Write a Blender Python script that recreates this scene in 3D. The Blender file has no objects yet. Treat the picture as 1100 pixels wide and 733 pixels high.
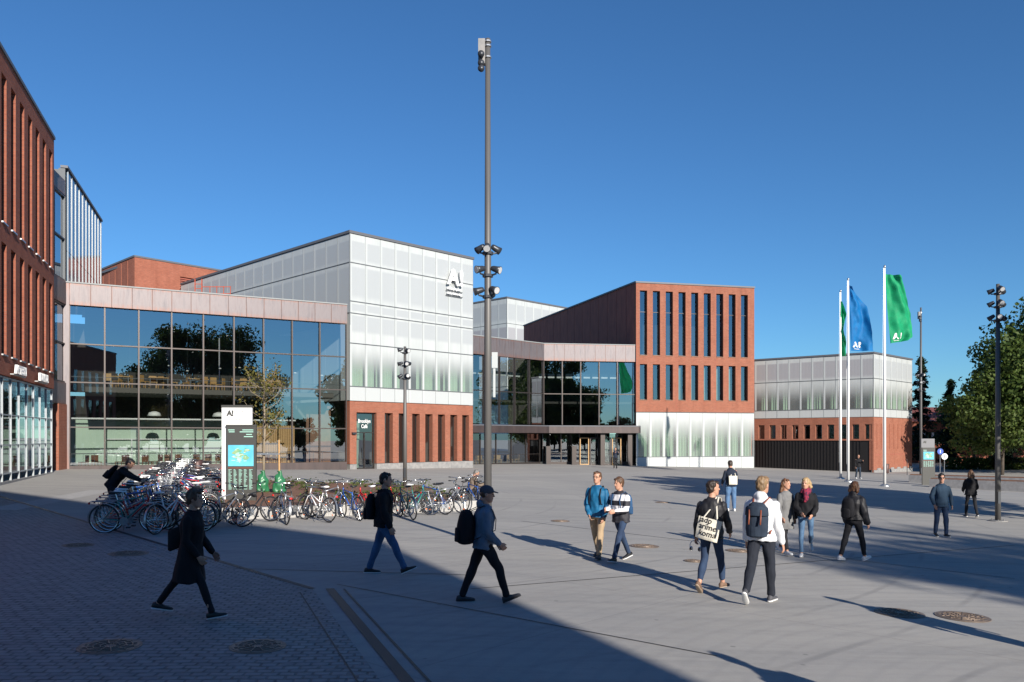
import bpy, math, random
import numpy as np
from mathutils import Vector, Matrix, noise
random.seed(7)
PI = math.pi
R = math.radians
SC = bpy.context.scene
COL = SC.collection
FPX, CX, HY, EYE = 860.0, 550.0, 470.0, 2.42   # focal length in photo pixels, centre column, horizon row, eye height

def gz(x, y=0):
    """height of the gently tilted square"""
    if x > 0: return -0.025 * min(x, 46)
    return -0.025 * max(x, -46)

def at(px, py):
    """ground point seen at a photo pixel"""
    r = (px - CX) / FPX
    k = 0.025
    d = EYE * FPX / ((py - HY) - k * FPX * r)
    return (r * d, d)

# ---------------------------------------------------------------- materials
def mat(name, base=(.5, .5, .5), rough=.6, metal=0.0, spec=.5):
    m = bpy.data.materials.new(name); m.use_nodes = True
    b = m.node_tree.nodes['Principled BSDF']
    b.inputs['Base Color'].default_value = (*base, 1)
    b.inputs['Roughness'].default_value = rough
    b.inputs['Metallic'].default_value = metal
    b.inputs['Specular IOR Level'].default_value = spec
    return m

class NT:
    def __init__(s, m):
        s.t = m.node_tree; s.b = s.t.nodes.get('Principled BSDF')
    def n(s, typ, **kw):
        nd = s.t.nodes.new(typ)
        for k, v in kw.items():
            if k.startswith('i_'):
                key = k[2:].replace('_', ' ')
                nd.inputs[key].default_value = v
            else: setattr(nd, k, v)
        return nd
    def l(s, a, b): s.t.links.new(a, b)
    def uv(s, layer='UVMap'):
        return s.n('ShaderNodeUVMap', uv_map=layer).outputs[0]
    def obj(s): return s.n('ShaderNodeTexCoord').outputs['Object']
    def gen_world(s): return s.n('ShaderNodeNewGeometry').outputs['Position']
    def mapping(s, vec, scale=(1, 1, 1), rot=(0, 0, 0), loc=(0, 0, 0)):
        m = s.n('ShaderNodeMapping'); s.l(vec, m.inputs[0])
        m.inputs['Scale'].default_value = scale; m.inputs['Rotation'].default_value = rot; m.inputs['Location'].default_value = loc
        return m.outputs[0]
    def noise(s, vec, scale=5, detail=4, rough=.55):
        n = s.n('ShaderNodeTexNoise'); s.l(vec, n.inputs['Vector'])
        n.inputs['Scale'].default_value = scale; n.inputs['Detail'].default_value = detail; n.inputs['Roughness'].default_value = rough
        return n.outputs['Fac']
    def ramp(s, fac, stops):
        r = s.n('ShaderNodeValToRGB'); s.l(fac, r.inputs[0])
        els = r.color_ramp.elements
        while len(els) < len(stops): els.new(.5)
        for e, (p, c) in zip(els, stops):
            e.position = p; e.color = (*c, 1) if len(c) == 3 else c
        return r.outputs[0]
    def mix(s, fac, a, b, blend='MIX'):
        m = s.n('ShaderNodeMix', data_type='RGBA', blend_type=blend)
        if isinstance(fac, (int, float)): m.inputs[0].default_value = fac
        else: s.l(fac, m.inputs[0])
        for i, v in ((6, a), (7, b)):
            if isinstance(v, tuple): m.inputs[i].default_value = (*v, 1) if len(v) == 3 else v
            else: s.l(v, m.inputs[i])
        return m.outputs[2]
    def math(s, op, a, b=0.0):
        m = s.n('ShaderNodeMath', operation=op)
        for i, v in ((0, a), (1, b)):
            if isinstance(v, (int, float)): m.inputs[i].default_value = v
            else: s.l(v, m.inputs[i])
        return m.outputs[0]
    def mr(s, v, a, b, c=0, d=1, smooth=False):
        m = s.n('ShaderNodeMapRange'); s.l(v, m.inputs[0])
        if smooth: m.interpolation_type = 'SMOOTHSTEP'
        for i, x in zip((1, 2, 3, 4), (a, b, c, d)): m.inputs[i].default_value = x
        return m.outputs[0]
    def bump(s, h, strength=.3, dist=.01):
        b = s.n('ShaderNodeBump'); b.inputs['Strength'].default_value = strength; b.inputs['Distance'].default_value = dist
        s.l(h, b.inputs['Height']); s.l(b.outputs[0], s.b.inputs['Normal']); return b.outputs[0]
    def base(s, c): s.l(c, s.b.inputs['Base Color'])

def brick_mat(name, c1, c2, mortar, var=.5):
    m = mat(name, c1, .85, 0, .25); t = NT(m); uv = t.uv()
    br = t.n('ShaderNodeTexBrick'); t.l(uv, br.inputs['Vector'])
    br.inputs['Color1'].default_value = (*c1, 1); br.inputs['Color2'].default_value = (*c2, 1); br.inputs['Mortar'].default_value = (*mortar, 1)
    br.inputs['Scale'].default_value = 1; br.inputs['Brick Width'].default_value = .28; br.inputs['Row Height'].default_value = .085
    br.inputs['Mortar Size'].default_value = .009; br.inputs['Bias'].default_value = 0
    n1 = t.noise(uv, .8, 6, .65); n2 = t.noise(t.mapping(uv, (3.5, 11.7, 1)), 1.0, 3)
    c = t.mix(t.math('MULTIPLY', t.mr(n1, .35, .7), var), br.outputs['Color'], tuple(x * .62 for x in c1))
    c = t.mix(t.mr(n2, .45, .75, 0, .45), c, tuple(min(1, x * 1.7) for x in c2))
    st = t.noise(t.mapping(uv, (.9, .07, 1)), 1.3, 5, .7); c = t.mix(t.mr(st, .5, .7, 0, .35), c, tuple(x * .5 for x in c2))
    gr = t.noise(uv, 9, 2, .7); c = t.mix(t.mr(gr, .3, .7, 0, .35), c, tuple(x * .55 for x in c1))
    t.base(c); t.bump(br.outputs['Fac'], -.4, .008)
    return m

def noisy(name, c1, c2, scale=3, rough=.7, metal=0, stretch=(1, 1, 1), bump=0, spec=.5, coord='obj', lo=.35, hi=.65):
    m = mat(name, c1, rough, metal, spec); t = NT(m)
    v = t.uv() if coord == 'uv' else t.obj()
    n = t.noise(t.mapping(v, stretch), scale, 5, .6)
    t.base(t.ramp(n, [(lo, c1), (hi, c2)]))
    if bump: t.bump(n, bump, .01)
    return m

M = {}
M['brick'] = brick_mat('brick_red', (.35, .122, .072), (.25, .082, .05), (.30, .20, .15))
M['brick_left'] = brick_mat('brick_left', (.36, .115, .065), (.23, .068, .045), (.22, .14, .11), .6)
M['brick_far'] = brick_mat('brick_far', (.38, .13, .08), (.29, .095, .06), (.22, .13, .1), .6)
M['dark_clad'] = noisy('dark_brick_cladding', (.36, .105, .07), (.26, .075, .055), 2.2, .8, stretch=(1, 1, .3))
M['stone'] = noisy('grey_stone_plinth', (.20, .20, .20), (.29, .28, .27), 4, .8, bump=.1)
M['coping'] = mat('coping_metal', (.12, .125, .14), .6, .2)
M['mullion'] = mat('brown_mullion', (.055, .045, .042), .4, .5)
M['mull_light'] = mat('aluminium_mullion', (.34, .37, .39), .45, .3)
M['joint'] = mat('panel_joint', (.10, .11, .12), .6, .2)
M['joint_soft'] = mat('panel_gap', (.25, .265, .27), .6)
M['tall_panel'] = noisy('blue_grey_profiled_glass', (.07, .11, .16), (.12, .16, .21), 1.2, .10, .0, stretch=(1, 1, .2))
M['white_metal'] = mat('white_panel_metal', (.42, .45, .455), .5, .0)
M['black_hall'] = mat('black_steel_screen', (.018, .016, .016), .5, .3)
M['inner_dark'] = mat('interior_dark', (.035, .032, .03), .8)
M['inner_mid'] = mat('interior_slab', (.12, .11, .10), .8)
M['inner_green'] = noisy('interior_pale_green_wall', (.50, .62, .50), (.44, .56, .46), .6, .7)
M['wood'] = noisy('light_wood', (.50, .30, .12), (.40, .23, .09), 3, .5, stretch=(1, 1, 8))
M['wood_brown'] = noisy('brown_wood', (.22, .10, .05), (.15, .07, .04), 3, .5)
M['white'] = mat('white_paint', (.78, .78, .77), .5)
M['steel'] = mat('galvanised_steel', (.42, .43, .44), .35, .8)
M['chrome'] = mat('chrome', (.62, .62, .62), .22, 1)
M['pole'] = noisy('lamp_pole_steel', (.13, .125, .12), (.10, .097, .095), 3, .5, .15, stretch=(1, 1, .1))
M['lamp_dark'] = mat('lamp_housing', (.06, .065, .075), .4, .5)
M['lens'] = mat('lamp_lens', (.75, .76, .76), .12, .3)
M['black_rubber'] = mat('black_rubber', (.012, .012, .013), .6)
M['black_plastic'] = mat('black_plastic', (.018, .018, .02), .4)
M['red_plastic'] = mat('red_plastic', (.6, .02, .02), .35)
M['orange_refl'] = mat('orange_reflector', (.75, .16, .02), .3)
M['ladder_red'] = mat('red_ladder', (.40, .07, .03), .6)

# copper cladding with oxidised streaks
def copper():
    m = mat('weathered_copper', (.30, .25, .24), .5, .35); t = NT(m); uv = t.uv(); uvp = t.uv('UVP')
    n = t.noise(t.mapping(uv, (2.2, .25, 1)), 1.6, 6, .7); n2 = t.noise(t.mapping(uv, (6, .5, 1)), 1.5, 4, .7)
    c = t.ramp(n, [(.3, (.105, .095, .105)), (.5, (.16, .14, .145)), (.7, (.12, .095, .10))])
    sp = t.n('ShaderNodeSeparateXYZ'); t.l(uvp, sp.inputs[0])
    edge = t.math('MAXIMUM', t.mr(sp.outputs[1], .0, .22, 1, 0), t.mr(sp.outputs[1], .88, 1, 0, 1))
    ed2 = t.math('MAXIMUM', t.mr(sp.outputs[0], .0, .05, .6, 0), t.mr(sp.outputs[0], .95, 1, 0, .6))
    e = t.math('MULTIPLY', t.math('MAXIMUM', edge, ed2), t.mr(n2, .38, .62))
    t.base(t.mix(t.math('MULTIPLY', e, .75), c, (.24, .09, .05)))
    return m
M['copper'] = copper()
M['copper_dark'] = noisy('dark_copper', (.045, .034, .034), (.07, .05, .048), 2, .5, .3, stretch=(1, 1, .2))

def glass(name, refl=.2, tint=(.62, .68, .68), wob=.03):
    m = bpy.data.materials.new(name); m.use_nodes = True; t = NT(m); t.t.nodes.remove(t.b); t.b = None
    out = t.t.nodes['Material Output']
    tr = t.n('ShaderNodeBsdfTransparent'); tr.inputs[0].default_value = (*tint, 1)
    gl = t.n('ShaderNodeBsdfGlossy'); gl.inputs['Roughness'].default_value = .0; gl.inputs[0].default_value = (.9, .95, 1, 1)
    fr = t.n('ShaderNodeFresnel', i_IOR=1.5)
    n = t.noise(t.uv(), .5, 2, .4)
    b = t.n('ShaderNodeBump'); b.inputs['Strength'].default_value = wob; b.inputs['Distance'].default_value = .05
    t.l(n, b.inputs['Height']); t.l(b.outputs[0], gl.inputs['Normal'])
    f = t.math('ADD', t.math('MULTIPLY', fr.outputs[0], 1.3), refl)
    mx = t.n('ShaderNodeMixShader'); t.l(f, mx.inputs[0]); t.l(tr.outputs[0], mx.inputs[1]); t.l(gl.outputs[0], mx.inputs[2])
    t.l(mx.outputs[0], out.inputs[0]); return m
M['glass'] = glass('curtain_wall_glass', .27, (.80, .85, .84))
M['glass_win'] = glass('window_glass', .20, (.6, .66, .65))
M['glass_door'] = glass('door_glass', .06, (.8, .85, .82))

def frit(name, su=.04, sv=.14, inner='grey', u0=.13, u1=.98, grey=(.365, .385, .395)):
    """profiled white glass; inside the soft-edged rectangle 0..1 either a grey insulating board shows or clear glass"""
    m = mat(name, (.45, .48, .47), .35, 0, .5); t = NT(m); uv = t.uv(); uvp = t.uv('UVP')
    sp = t.n('ShaderNodeSeparateXYZ'); t.l(uvp, sp.inputs[0])
    mu = t.math('MULTIPLY', t.mr(sp.outputs[0], u0 - su, u0 + su, smooth=True), t.mr(sp.outputs[0], u1 - su, u1 + su, 1, 0, smooth=True))
    mv = t.math('MULTIPLY', t.mr(sp.outputs[1], -sv, sv, smooth=True), t.mr(sp.outputs[1], 1 - sv * .3, 1 + sv * .3, 1, 0, smooth=True)) if inner == 'grey' else \
         t.math('MULTIPLY', t.mr(sp.outputs[1], -.01, .01), t.mr(sp.outputs[1], 1 - sv * 5.5, 1 + sv * .8, 1, 0, smooth=True))
    k = t.math('MULTIPLY', mu, mv)
    su_ = t.n('ShaderNodeSeparateXYZ'); t.l(uv, su_.inputs[0])
    ribs = t.math('SINE', t.math('MULTIPLY', su_.outputs[0], 2 * PI / .13))
    n = t.noise(t.mapping(uv, (1, .15, 1)), 2, 4)
    w = t.ramp(n, [(.3, (.43, .455, .45)), (.7, (.49, .51, .505))])
    w = t.mix(t.mr(ribs, -1, 1, 0, .10), w, (.3, .32, .32))
    if inner == 'grey':
        t.base(t.mix(t.math('MULTIPLY', k, .9), w, grey))
    else:
        t.base(w)
        out = t.t.nodes['Material Output']
        g = t.n('ShaderNodeBsdfTransparent'); g.inputs[0].default_value = (.70, .80, .72, 1)
        gl = t.n('ShaderNodeBsdfGlossy'); gl.inputs['Roughness'].default_value = .08
        m1 = t.n('ShaderNodeMixShader', i_Fac=.12); t.l(g.outputs[0], m1.inputs[1]); t.l(gl.outputs[0], m1.inputs[2])
        m2 = t.n('ShaderNodeMixShader'); t.l(t.math('MULTIPLY', k, .80), m2.inputs[0]); t.l(t.b.outputs[0], m2.inputs[1]); t.l(m1.outputs[0], m2.inputs[2])
        t.l(m2.outputs[0], out.inputs[0])
    t.bump(ribs, .15, .01)
    return m
M['frit_grey'] = frit('profiled_glass_grey_board')
M['frit_grey_warm'] = frit('profiled_glass_warm_grey', grey=(.31, .305, .32))
M['frit_clear'] = frit('profiled_glass_fading_clear', inner='clear', u0=.13, u1=.99)
M['frit_white'] = frit('profiled_glass_white', grey=(.44, .46, .46))
M['curtain'] = noisy('pale_green_curtain', (.40, .50, .41), (.52, .60, .52), 6, .9, stretch=(1, 1, .05))
M['leaf_mulch'] = noisy('bark_mulch', (.25, .12, .07), (.13, .065, .04), 14, .95, bump=.8)

# ---------------------------------------------------------------- mesh builder
class MB:
    def __init__(s, Mx=None):
        s.v = []; s.f = []; s.mi = []; s.uvp = {}; s.Mx = Mx; s.cur = 0
    def _add(s, pts, faces, uvp=None):
        b = len(s.v)
        if s.Mx is not None: pts = [s.Mx @ Vector(p) for p in pts]
        s.v.extend([tuple(p) for p in pts])
        for k, f in enumerate(faces):
            s.f.append(tuple(i + b for i in f)); s.mi.append(s.cur)
            if uvp: s.uvp[len(s.f) - 1] = uvp
    def quad(s, a, b, c, d, uvp=((0, 0), (1, 0), (1, 1), (0, 1))):
        s._add([a, b, c, d], [(0, 1, 2, 3)], uvp)
    def box(s, x0, x1, y0, y1, z0, z1, uvp=None):
        p = [(x0, y0, z0), (x1, y0, z0), (x1, y1, z0), (x0, y1, z0), (x0, y0, z1), (x1, y0, z1), (x1, y1, z1), (x0, y1, z1)]
        s._add(p, [(0, 1, 5, 4)], uvp or ((0, 0), (1, 0), (1, 1), (0, 1)))
        b = len(s.v) - 8
        for f in ((1, 2, 6, 5), (2, 3, 7, 6), (3, 0, 4, 7), (4, 5, 6, 7), (3, 2, 1, 0)):
            s.f.append(tuple(i + b for i in f)); s.mi.append(s.cur)
    def prism(s, poly, z0, z1):
        n = len(poly)
        p = [(x, y, z0) for x, y in poly] + [(x, y, z1) for x, y in poly]
        s._add(p, [(i, (i + 1) % n, n + (i + 1) % n, n + i) for i in range(n)] + [tuple(range(n, 2 * n)), tuple(range(n - 1, -1, -1))])
    def tube(s, pts, rad, seg=8, closed=False, flat=None):
        pts = [Vector(p) for p in pts]; n = len(pts)
        if isinstance(rad, (int, float)): rad = [rad] * n
        rings = []; up = None
        for i, p in enumerate(pts):
            if closed: t = pts[(i + 1) % n] - pts[i - 1]
            else: t = pts[min(i + 1, n - 1)] - pts[max(i - 1, 0)]
            t.normalize()
            if up is None: up = t.orthogonal().normalized()
            up = (up - t * up.dot(t))
            if up.length < 1e-5: up = t.orthogonal()
            up.normalize(); sd = t.cross(up)
            r = rad[i]
            rings.append([p + (up * math.cos(2 * PI * k / seg) + sd * math.sin(2 * PI * k / seg)) * r for k in range(seg)])
        P = [q for r_ in rings for q in r_]; F = []
        for i in range(n if closed else n - 1):
            a = i * seg; b = ((i + 1) % n) * seg
            for k in range(seg): F.append((a + k, a + (k + 1) % seg, b + (k + 1) % seg, b + k))
        if not closed: F.append(tuple(range(seg - 1, -1, -1))); F.append(tuple(range((n - 1) * seg, n * seg)))
        s._add(P, F)
    def cyl(s, a, b, r, r2=None, seg=12): s.tube([a, b], [r, r if r2 is None else r2], seg)
    def ell(s, c, r, seg=12, rings=8, rot=None):
        c = Vector(c); P = []; F = []
        for i in range(rings + 1):
            th = PI * i / rings
            for k in range(seg):
                ph = 2 * PI * k / seg
                q = Vector((r[0] * math.sin(th) * math.cos(ph), r[1] * math.sin(th) * math.sin(ph), r[2] * math.cos(th)))
                if rot is not None: q = rot @ q
                P.append(c + q)
        for i in range(rings):
            for k in range(seg):
                F.append((i * seg + k, (i + 1) * seg + k, (i + 1) * seg + (k + 1) % seg, i * seg + (k + 1) % seg))
        s._add(P, F)
    def torus(s, c, Rr, r, seg=28, sub=6, axis='y'):
        pts = []
        for k in range(seg):
            a = 2 * PI * k / seg; u, w = Rr * math.cos(a), Rr * math.sin(a)
            pts.append({'y': (c[0] + u, c[1], c[2] + w), 'x': (c[0], c[1] + u, c[2] + w), 'z': (c[0] + u, c[1] + w, c[2])}[axis])
        s.tube(pts, r, sub, closed=True)
    def build(s, name, mats, parent=None, smooth=False, loc=None):
        """mesh coordinates are world coordinates when the parent is unrotated; loc shifts them"""
        if not isinstance(mats, (list, tuple)): mats = [mats]
        V = np.array(s.v, dtype=float).reshape(-1, 3)
        if loc is not None: V = V - np.array(loc)
        me = bpy.data.meshes.new(name); me.from_pydata(V.tolist(), [], s.f)
        for m in mats: me.materials.append(M[m] if isinstance(m, str) else m)
        if len(mats) > 1: me.polygons.foreach_set('material_index', s.mi)
        uvs(me, s.uvp)
        if smooth: me.polygons.foreach_set('use_smooth', [True] * len(me.polygons))
        me.update()
        o = bpy.data.objects.new(name, me); COL.objects.link(o)
        if parent is not None: o.parent = parent
        return o

def uvs(me, uvp):
    """UVMap in metres (along the wall, up), UVP = 0..1 across a panel"""
    l1 = me.uv_layers.new(name='UVMap'); l2 = me.uv_layers.new(name='UVP')
    nl = len(me.loops)
    if nl == 0: return
    co = np.empty(len(me.vertices) * 3); me.vertices.foreach_get('co', co); co = co.reshape(-1, 3)
    vi = np.empty(nl, dtype=int); me.loops.foreach_get('vertex_index', vi)
    npoly = len(me.polygons)
    nor = np.empty(npoly * 3); me.polygons.foreach_get('normal', nor); nor = nor.reshape(-1, 3)
    tot = np.empty(npoly, dtype=int); me.polygons.foreach_get('loop_total', tot)
    ln = np.repeat(nor, tot, axis=0); p = co[vi]
    horiz = np.abs(ln[:, 2]) > .8
    t = np.stack([-ln[:, 1], ln[:, 0]], 1); L = np.linalg.norm(t, axis=1); L[L < 1e-6] = 1; t = t / L[:, None]
    u = p[:, 0] * t[:, 0] + p[:, 1] * t[:, 1]
    uv = np.stack([np.where(horiz, p[:, 0], u), np.where(horiz, p[:, 1], p[:, 2])], 1)
    l1.data.foreach_set('uv', uv.ravel())
    a = np.zeros((nl, 2)); st = np.cumsum(tot) - tot
    a[:, 0] = -5; a[:, 1] = -5
    a[:] = .5
    for fi, q in uvp.items():
        for k, c in enumerate(q): a[st[fi] + k] = c
    l2.data.foreach_set('uv', a.ravel())

def tag(o, label=None, cat=None, group=None, kind=None):
    if label: o['label'] = label
    if cat: o['category'] = cat
    if group: o['group'] = group
    if kind: o['kind'] = kind
    return o
def thing(name, label, cat, loc=(0, 0, 0), rz=0, group=None):
    o = bpy.data.objects.new(name, None); COL.objects.link(o)
    o.empty_display_size = .2
    o.location = loc; o.rotation_euler = (0, 0, rz)
    return tag(o, label, cat, group)
def dup(root, loc, rz=0, label=None, group=None, scale=None, tint=None, rx=None):
    def cp(o, parent):
        c = o.copy(); COL.objects.link(c); c.parent = parent
        for ch in KIDS.get(o.name, []): cp(ch, c)
        return c
    c = root.copy(); COL.objects.link(c); c.location = loc; c.rotation_euler = (rx or 0, 0, rz)
    if scale: c.scale = (scale,) * 3
    for ch in KIDS.get(root.name, []): cp(ch, c)
    if label: c['label'] = label
    if group: c['group'] = group
    return c
KIDS = {}
def index_kids(root):
    for o in root.children_recursive: KIDS.setdefault(o.parent.name, []).append(o)

def frame(p0, p1):
    """local (u along p0->p1, v away from the camera side, z)"""
    d = Vector((p1[0] - p0[0], p1[1] - p0[1], 0)); L = d.length; d.normalize()
    n = Vector((-d.y, d.x, 0))
    m = Matrix(((d.x, n.x, 0, p0[0]), (d.y, n.y, 0, p0[1]), (0, 0, 1, 0), (0, 0, 0, 1)))
    return m, L

def text_mesh(s, size, extrude=0.0, bold=0.0, align='LEFT', sx=1.0):
    """vertices and faces of a line of text lying in the XY plane"""
    cu = bpy.data.curves.new('t', 'FONT'); cu.body = s; cu.size = size; cu.extrude = extrude; cu.offset = bold; cu.align_x = align; cu.resolution_u = 3
    o = bpy.data.objects.new('t', cu); COL.objects.link(o)
    dg = bpy.context.evaluated_depsgraph_get(); me = bpy.data.meshes.new_from_object(o.evaluated_get(dg))
    V = [(v.co.x * sx, v.co.y, v.co.z) for v in me.vertices]; F = [tuple(p.vertices) for p in me.polygons]
    bpy.data.objects.remove(o); bpy.data.curves.remove(cu); bpy.data.meshes.remove(me)
    return V, F
# ---------------------------------------------------------------- people
def cloth(name, c, c2=None, rough=.85, bump=.25, scale=7, spec=.3):
    c2 = c2 or tuple(x * .72 for x in c)
    m = mat(name, c, rough, 0, spec); t = NT(m); o = t.obj()
    n = t.noise(t.mapping(o, (1, 1, .6)), scale, 5, .6); t.base(t.ramp(n, [(.35, c2), (.65, c)]))
    f = t.noise(t.mapping(o, (1, 1, .45)), 11, 3, .5); t.bump(f, bump, .05); return m
SKIN = noisy('skin', (.52, .29, .20), (.46, .24, .16), 20, .5, spec=.4)
EYE_M = mat('eye_dark', (.03, .02, .02), .2)
LIP = mat('lip', (.42, .16, .13), .5)
def hairm(name, c): return noisy(name, c, tuple(x * .5 for x in c), 26, .55, stretch=(1, 1, .25), bump=.6)
HAIR = dict(dark=hairm('dark_brown_hair', (.035, .02, .013)), black=hairm('black_hair', (.012, .01, .01)), brown=hairm('brown_hair', (.12, .06, .03)),
            blond=hairm('light_blond_hair', (.50, .34, .17)), sandy=hairm('sandy_hair', (.30, .19, .10)), grey=hairm('grey_hair', (.20, .19, .18)), auburn=hairm('auburn_hair', (.16, .07, .03)))

def loft(mb, rings, seg=14):
    P = []; F = []
    for c, a, b in rings:
        for k in range(seg):
            t = 2 * PI * k / seg; P.append(Vector(c) + Vector(a) * math.cos(t) + Vector(b) * math.sin(t))
    n = len(rings)
    for i in range(n - 1):
        for k in range(seg): F.append((i * seg + k, i * seg + (k + 1) % seg, (i + 1) * seg + (k + 1) % seg, (i + 1) * seg + k))
    F.append(tuple(range(seg - 1, -1, -1))); F.append(tuple(range((n - 1) * seg, n * seg)))
    mb._add(P, F)
def limb(mb, pts, rad, seg=12, X=None, fl=1.0):
    """rounded tapering limb through points"""
    pts = [Vector(p) for p in pts]; R_ = []
    X = Vector(X or (1, 0, 0))
    n = len(pts)
    for i, p in enumerate(pts):
        t = (pts[min(i + 1, n - 1)] - pts[max(0, i - 1)]).normalized()
        a = (X - t * X.dot(t)); a = a.normalized() if a.length > .1 else t.orthogonal().normalized(); b = t.cross(a)
        if i == 0: R_.append((p - t * rad[0] * .7, a * rad[0] * .5, b * rad[0] * .5 * fl))
        R_.append((p, a * rad[i], b * rad[i] * fl))
        if i == n - 1: R_.append((p + t * rad[i] * .7, a * rad[i] * .5, b * rad[i] * .5 * fl))
    loft(mb, R_, seg)
def remesh(mb, name, m, parent, vox, smooth=2, disp=0.0, fr=9.0):
    me = bpy.data.meshes.new(name); me.from_pydata([tuple(v) for v in mb.v], [], mb.f); me.update()
    o = bpy.data.objects.new(name, me); COL.objects.link(o)
    r = o.modifiers.new('r', 'REMESH'); r.mode = 'VOXEL'; r.voxel_size = vox; r.adaptivity = 0
    if smooth: s_ = o.modifiers.new('s', 'SMOOTH'); s_.iterations = smooth; s_.factor = .5
    dg = bpy.context.evaluated_depsgraph_get(); nm = bpy.data.meshes.new_from_object(o.evaluated_get(dg))
    bpy.data.objects.remove(o); bpy.data.meshes.remove(me)
    nm.name = name; nv = len(nm.vertices)
    if disp and nv:
        co = np.empty(nv * 3); nm.vertices.foreach_get('co', co); co = co.reshape(-1, 3)
        no = np.empty(nv * 3); nm.vertices.foreach_get('normal', no); no = no.reshape(-1, 3)
        d = np.array([noise.noise((p[0] * fr, p[1] * fr, p[2] * fr * .6)) for p in co]) * disp
        nm.vertices.foreach_set('co', (co + no * d[:, None]).ravel())
    nm.polygons.foreach_set('use_smooth', [True] * len(nm.polygons)); nm.materials.clear(); nm.materials.append(m); nm.update()
    q = bpy.data.objects.new(name, nm); COL.objects.link(q); q.parent = parent; return q

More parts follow.
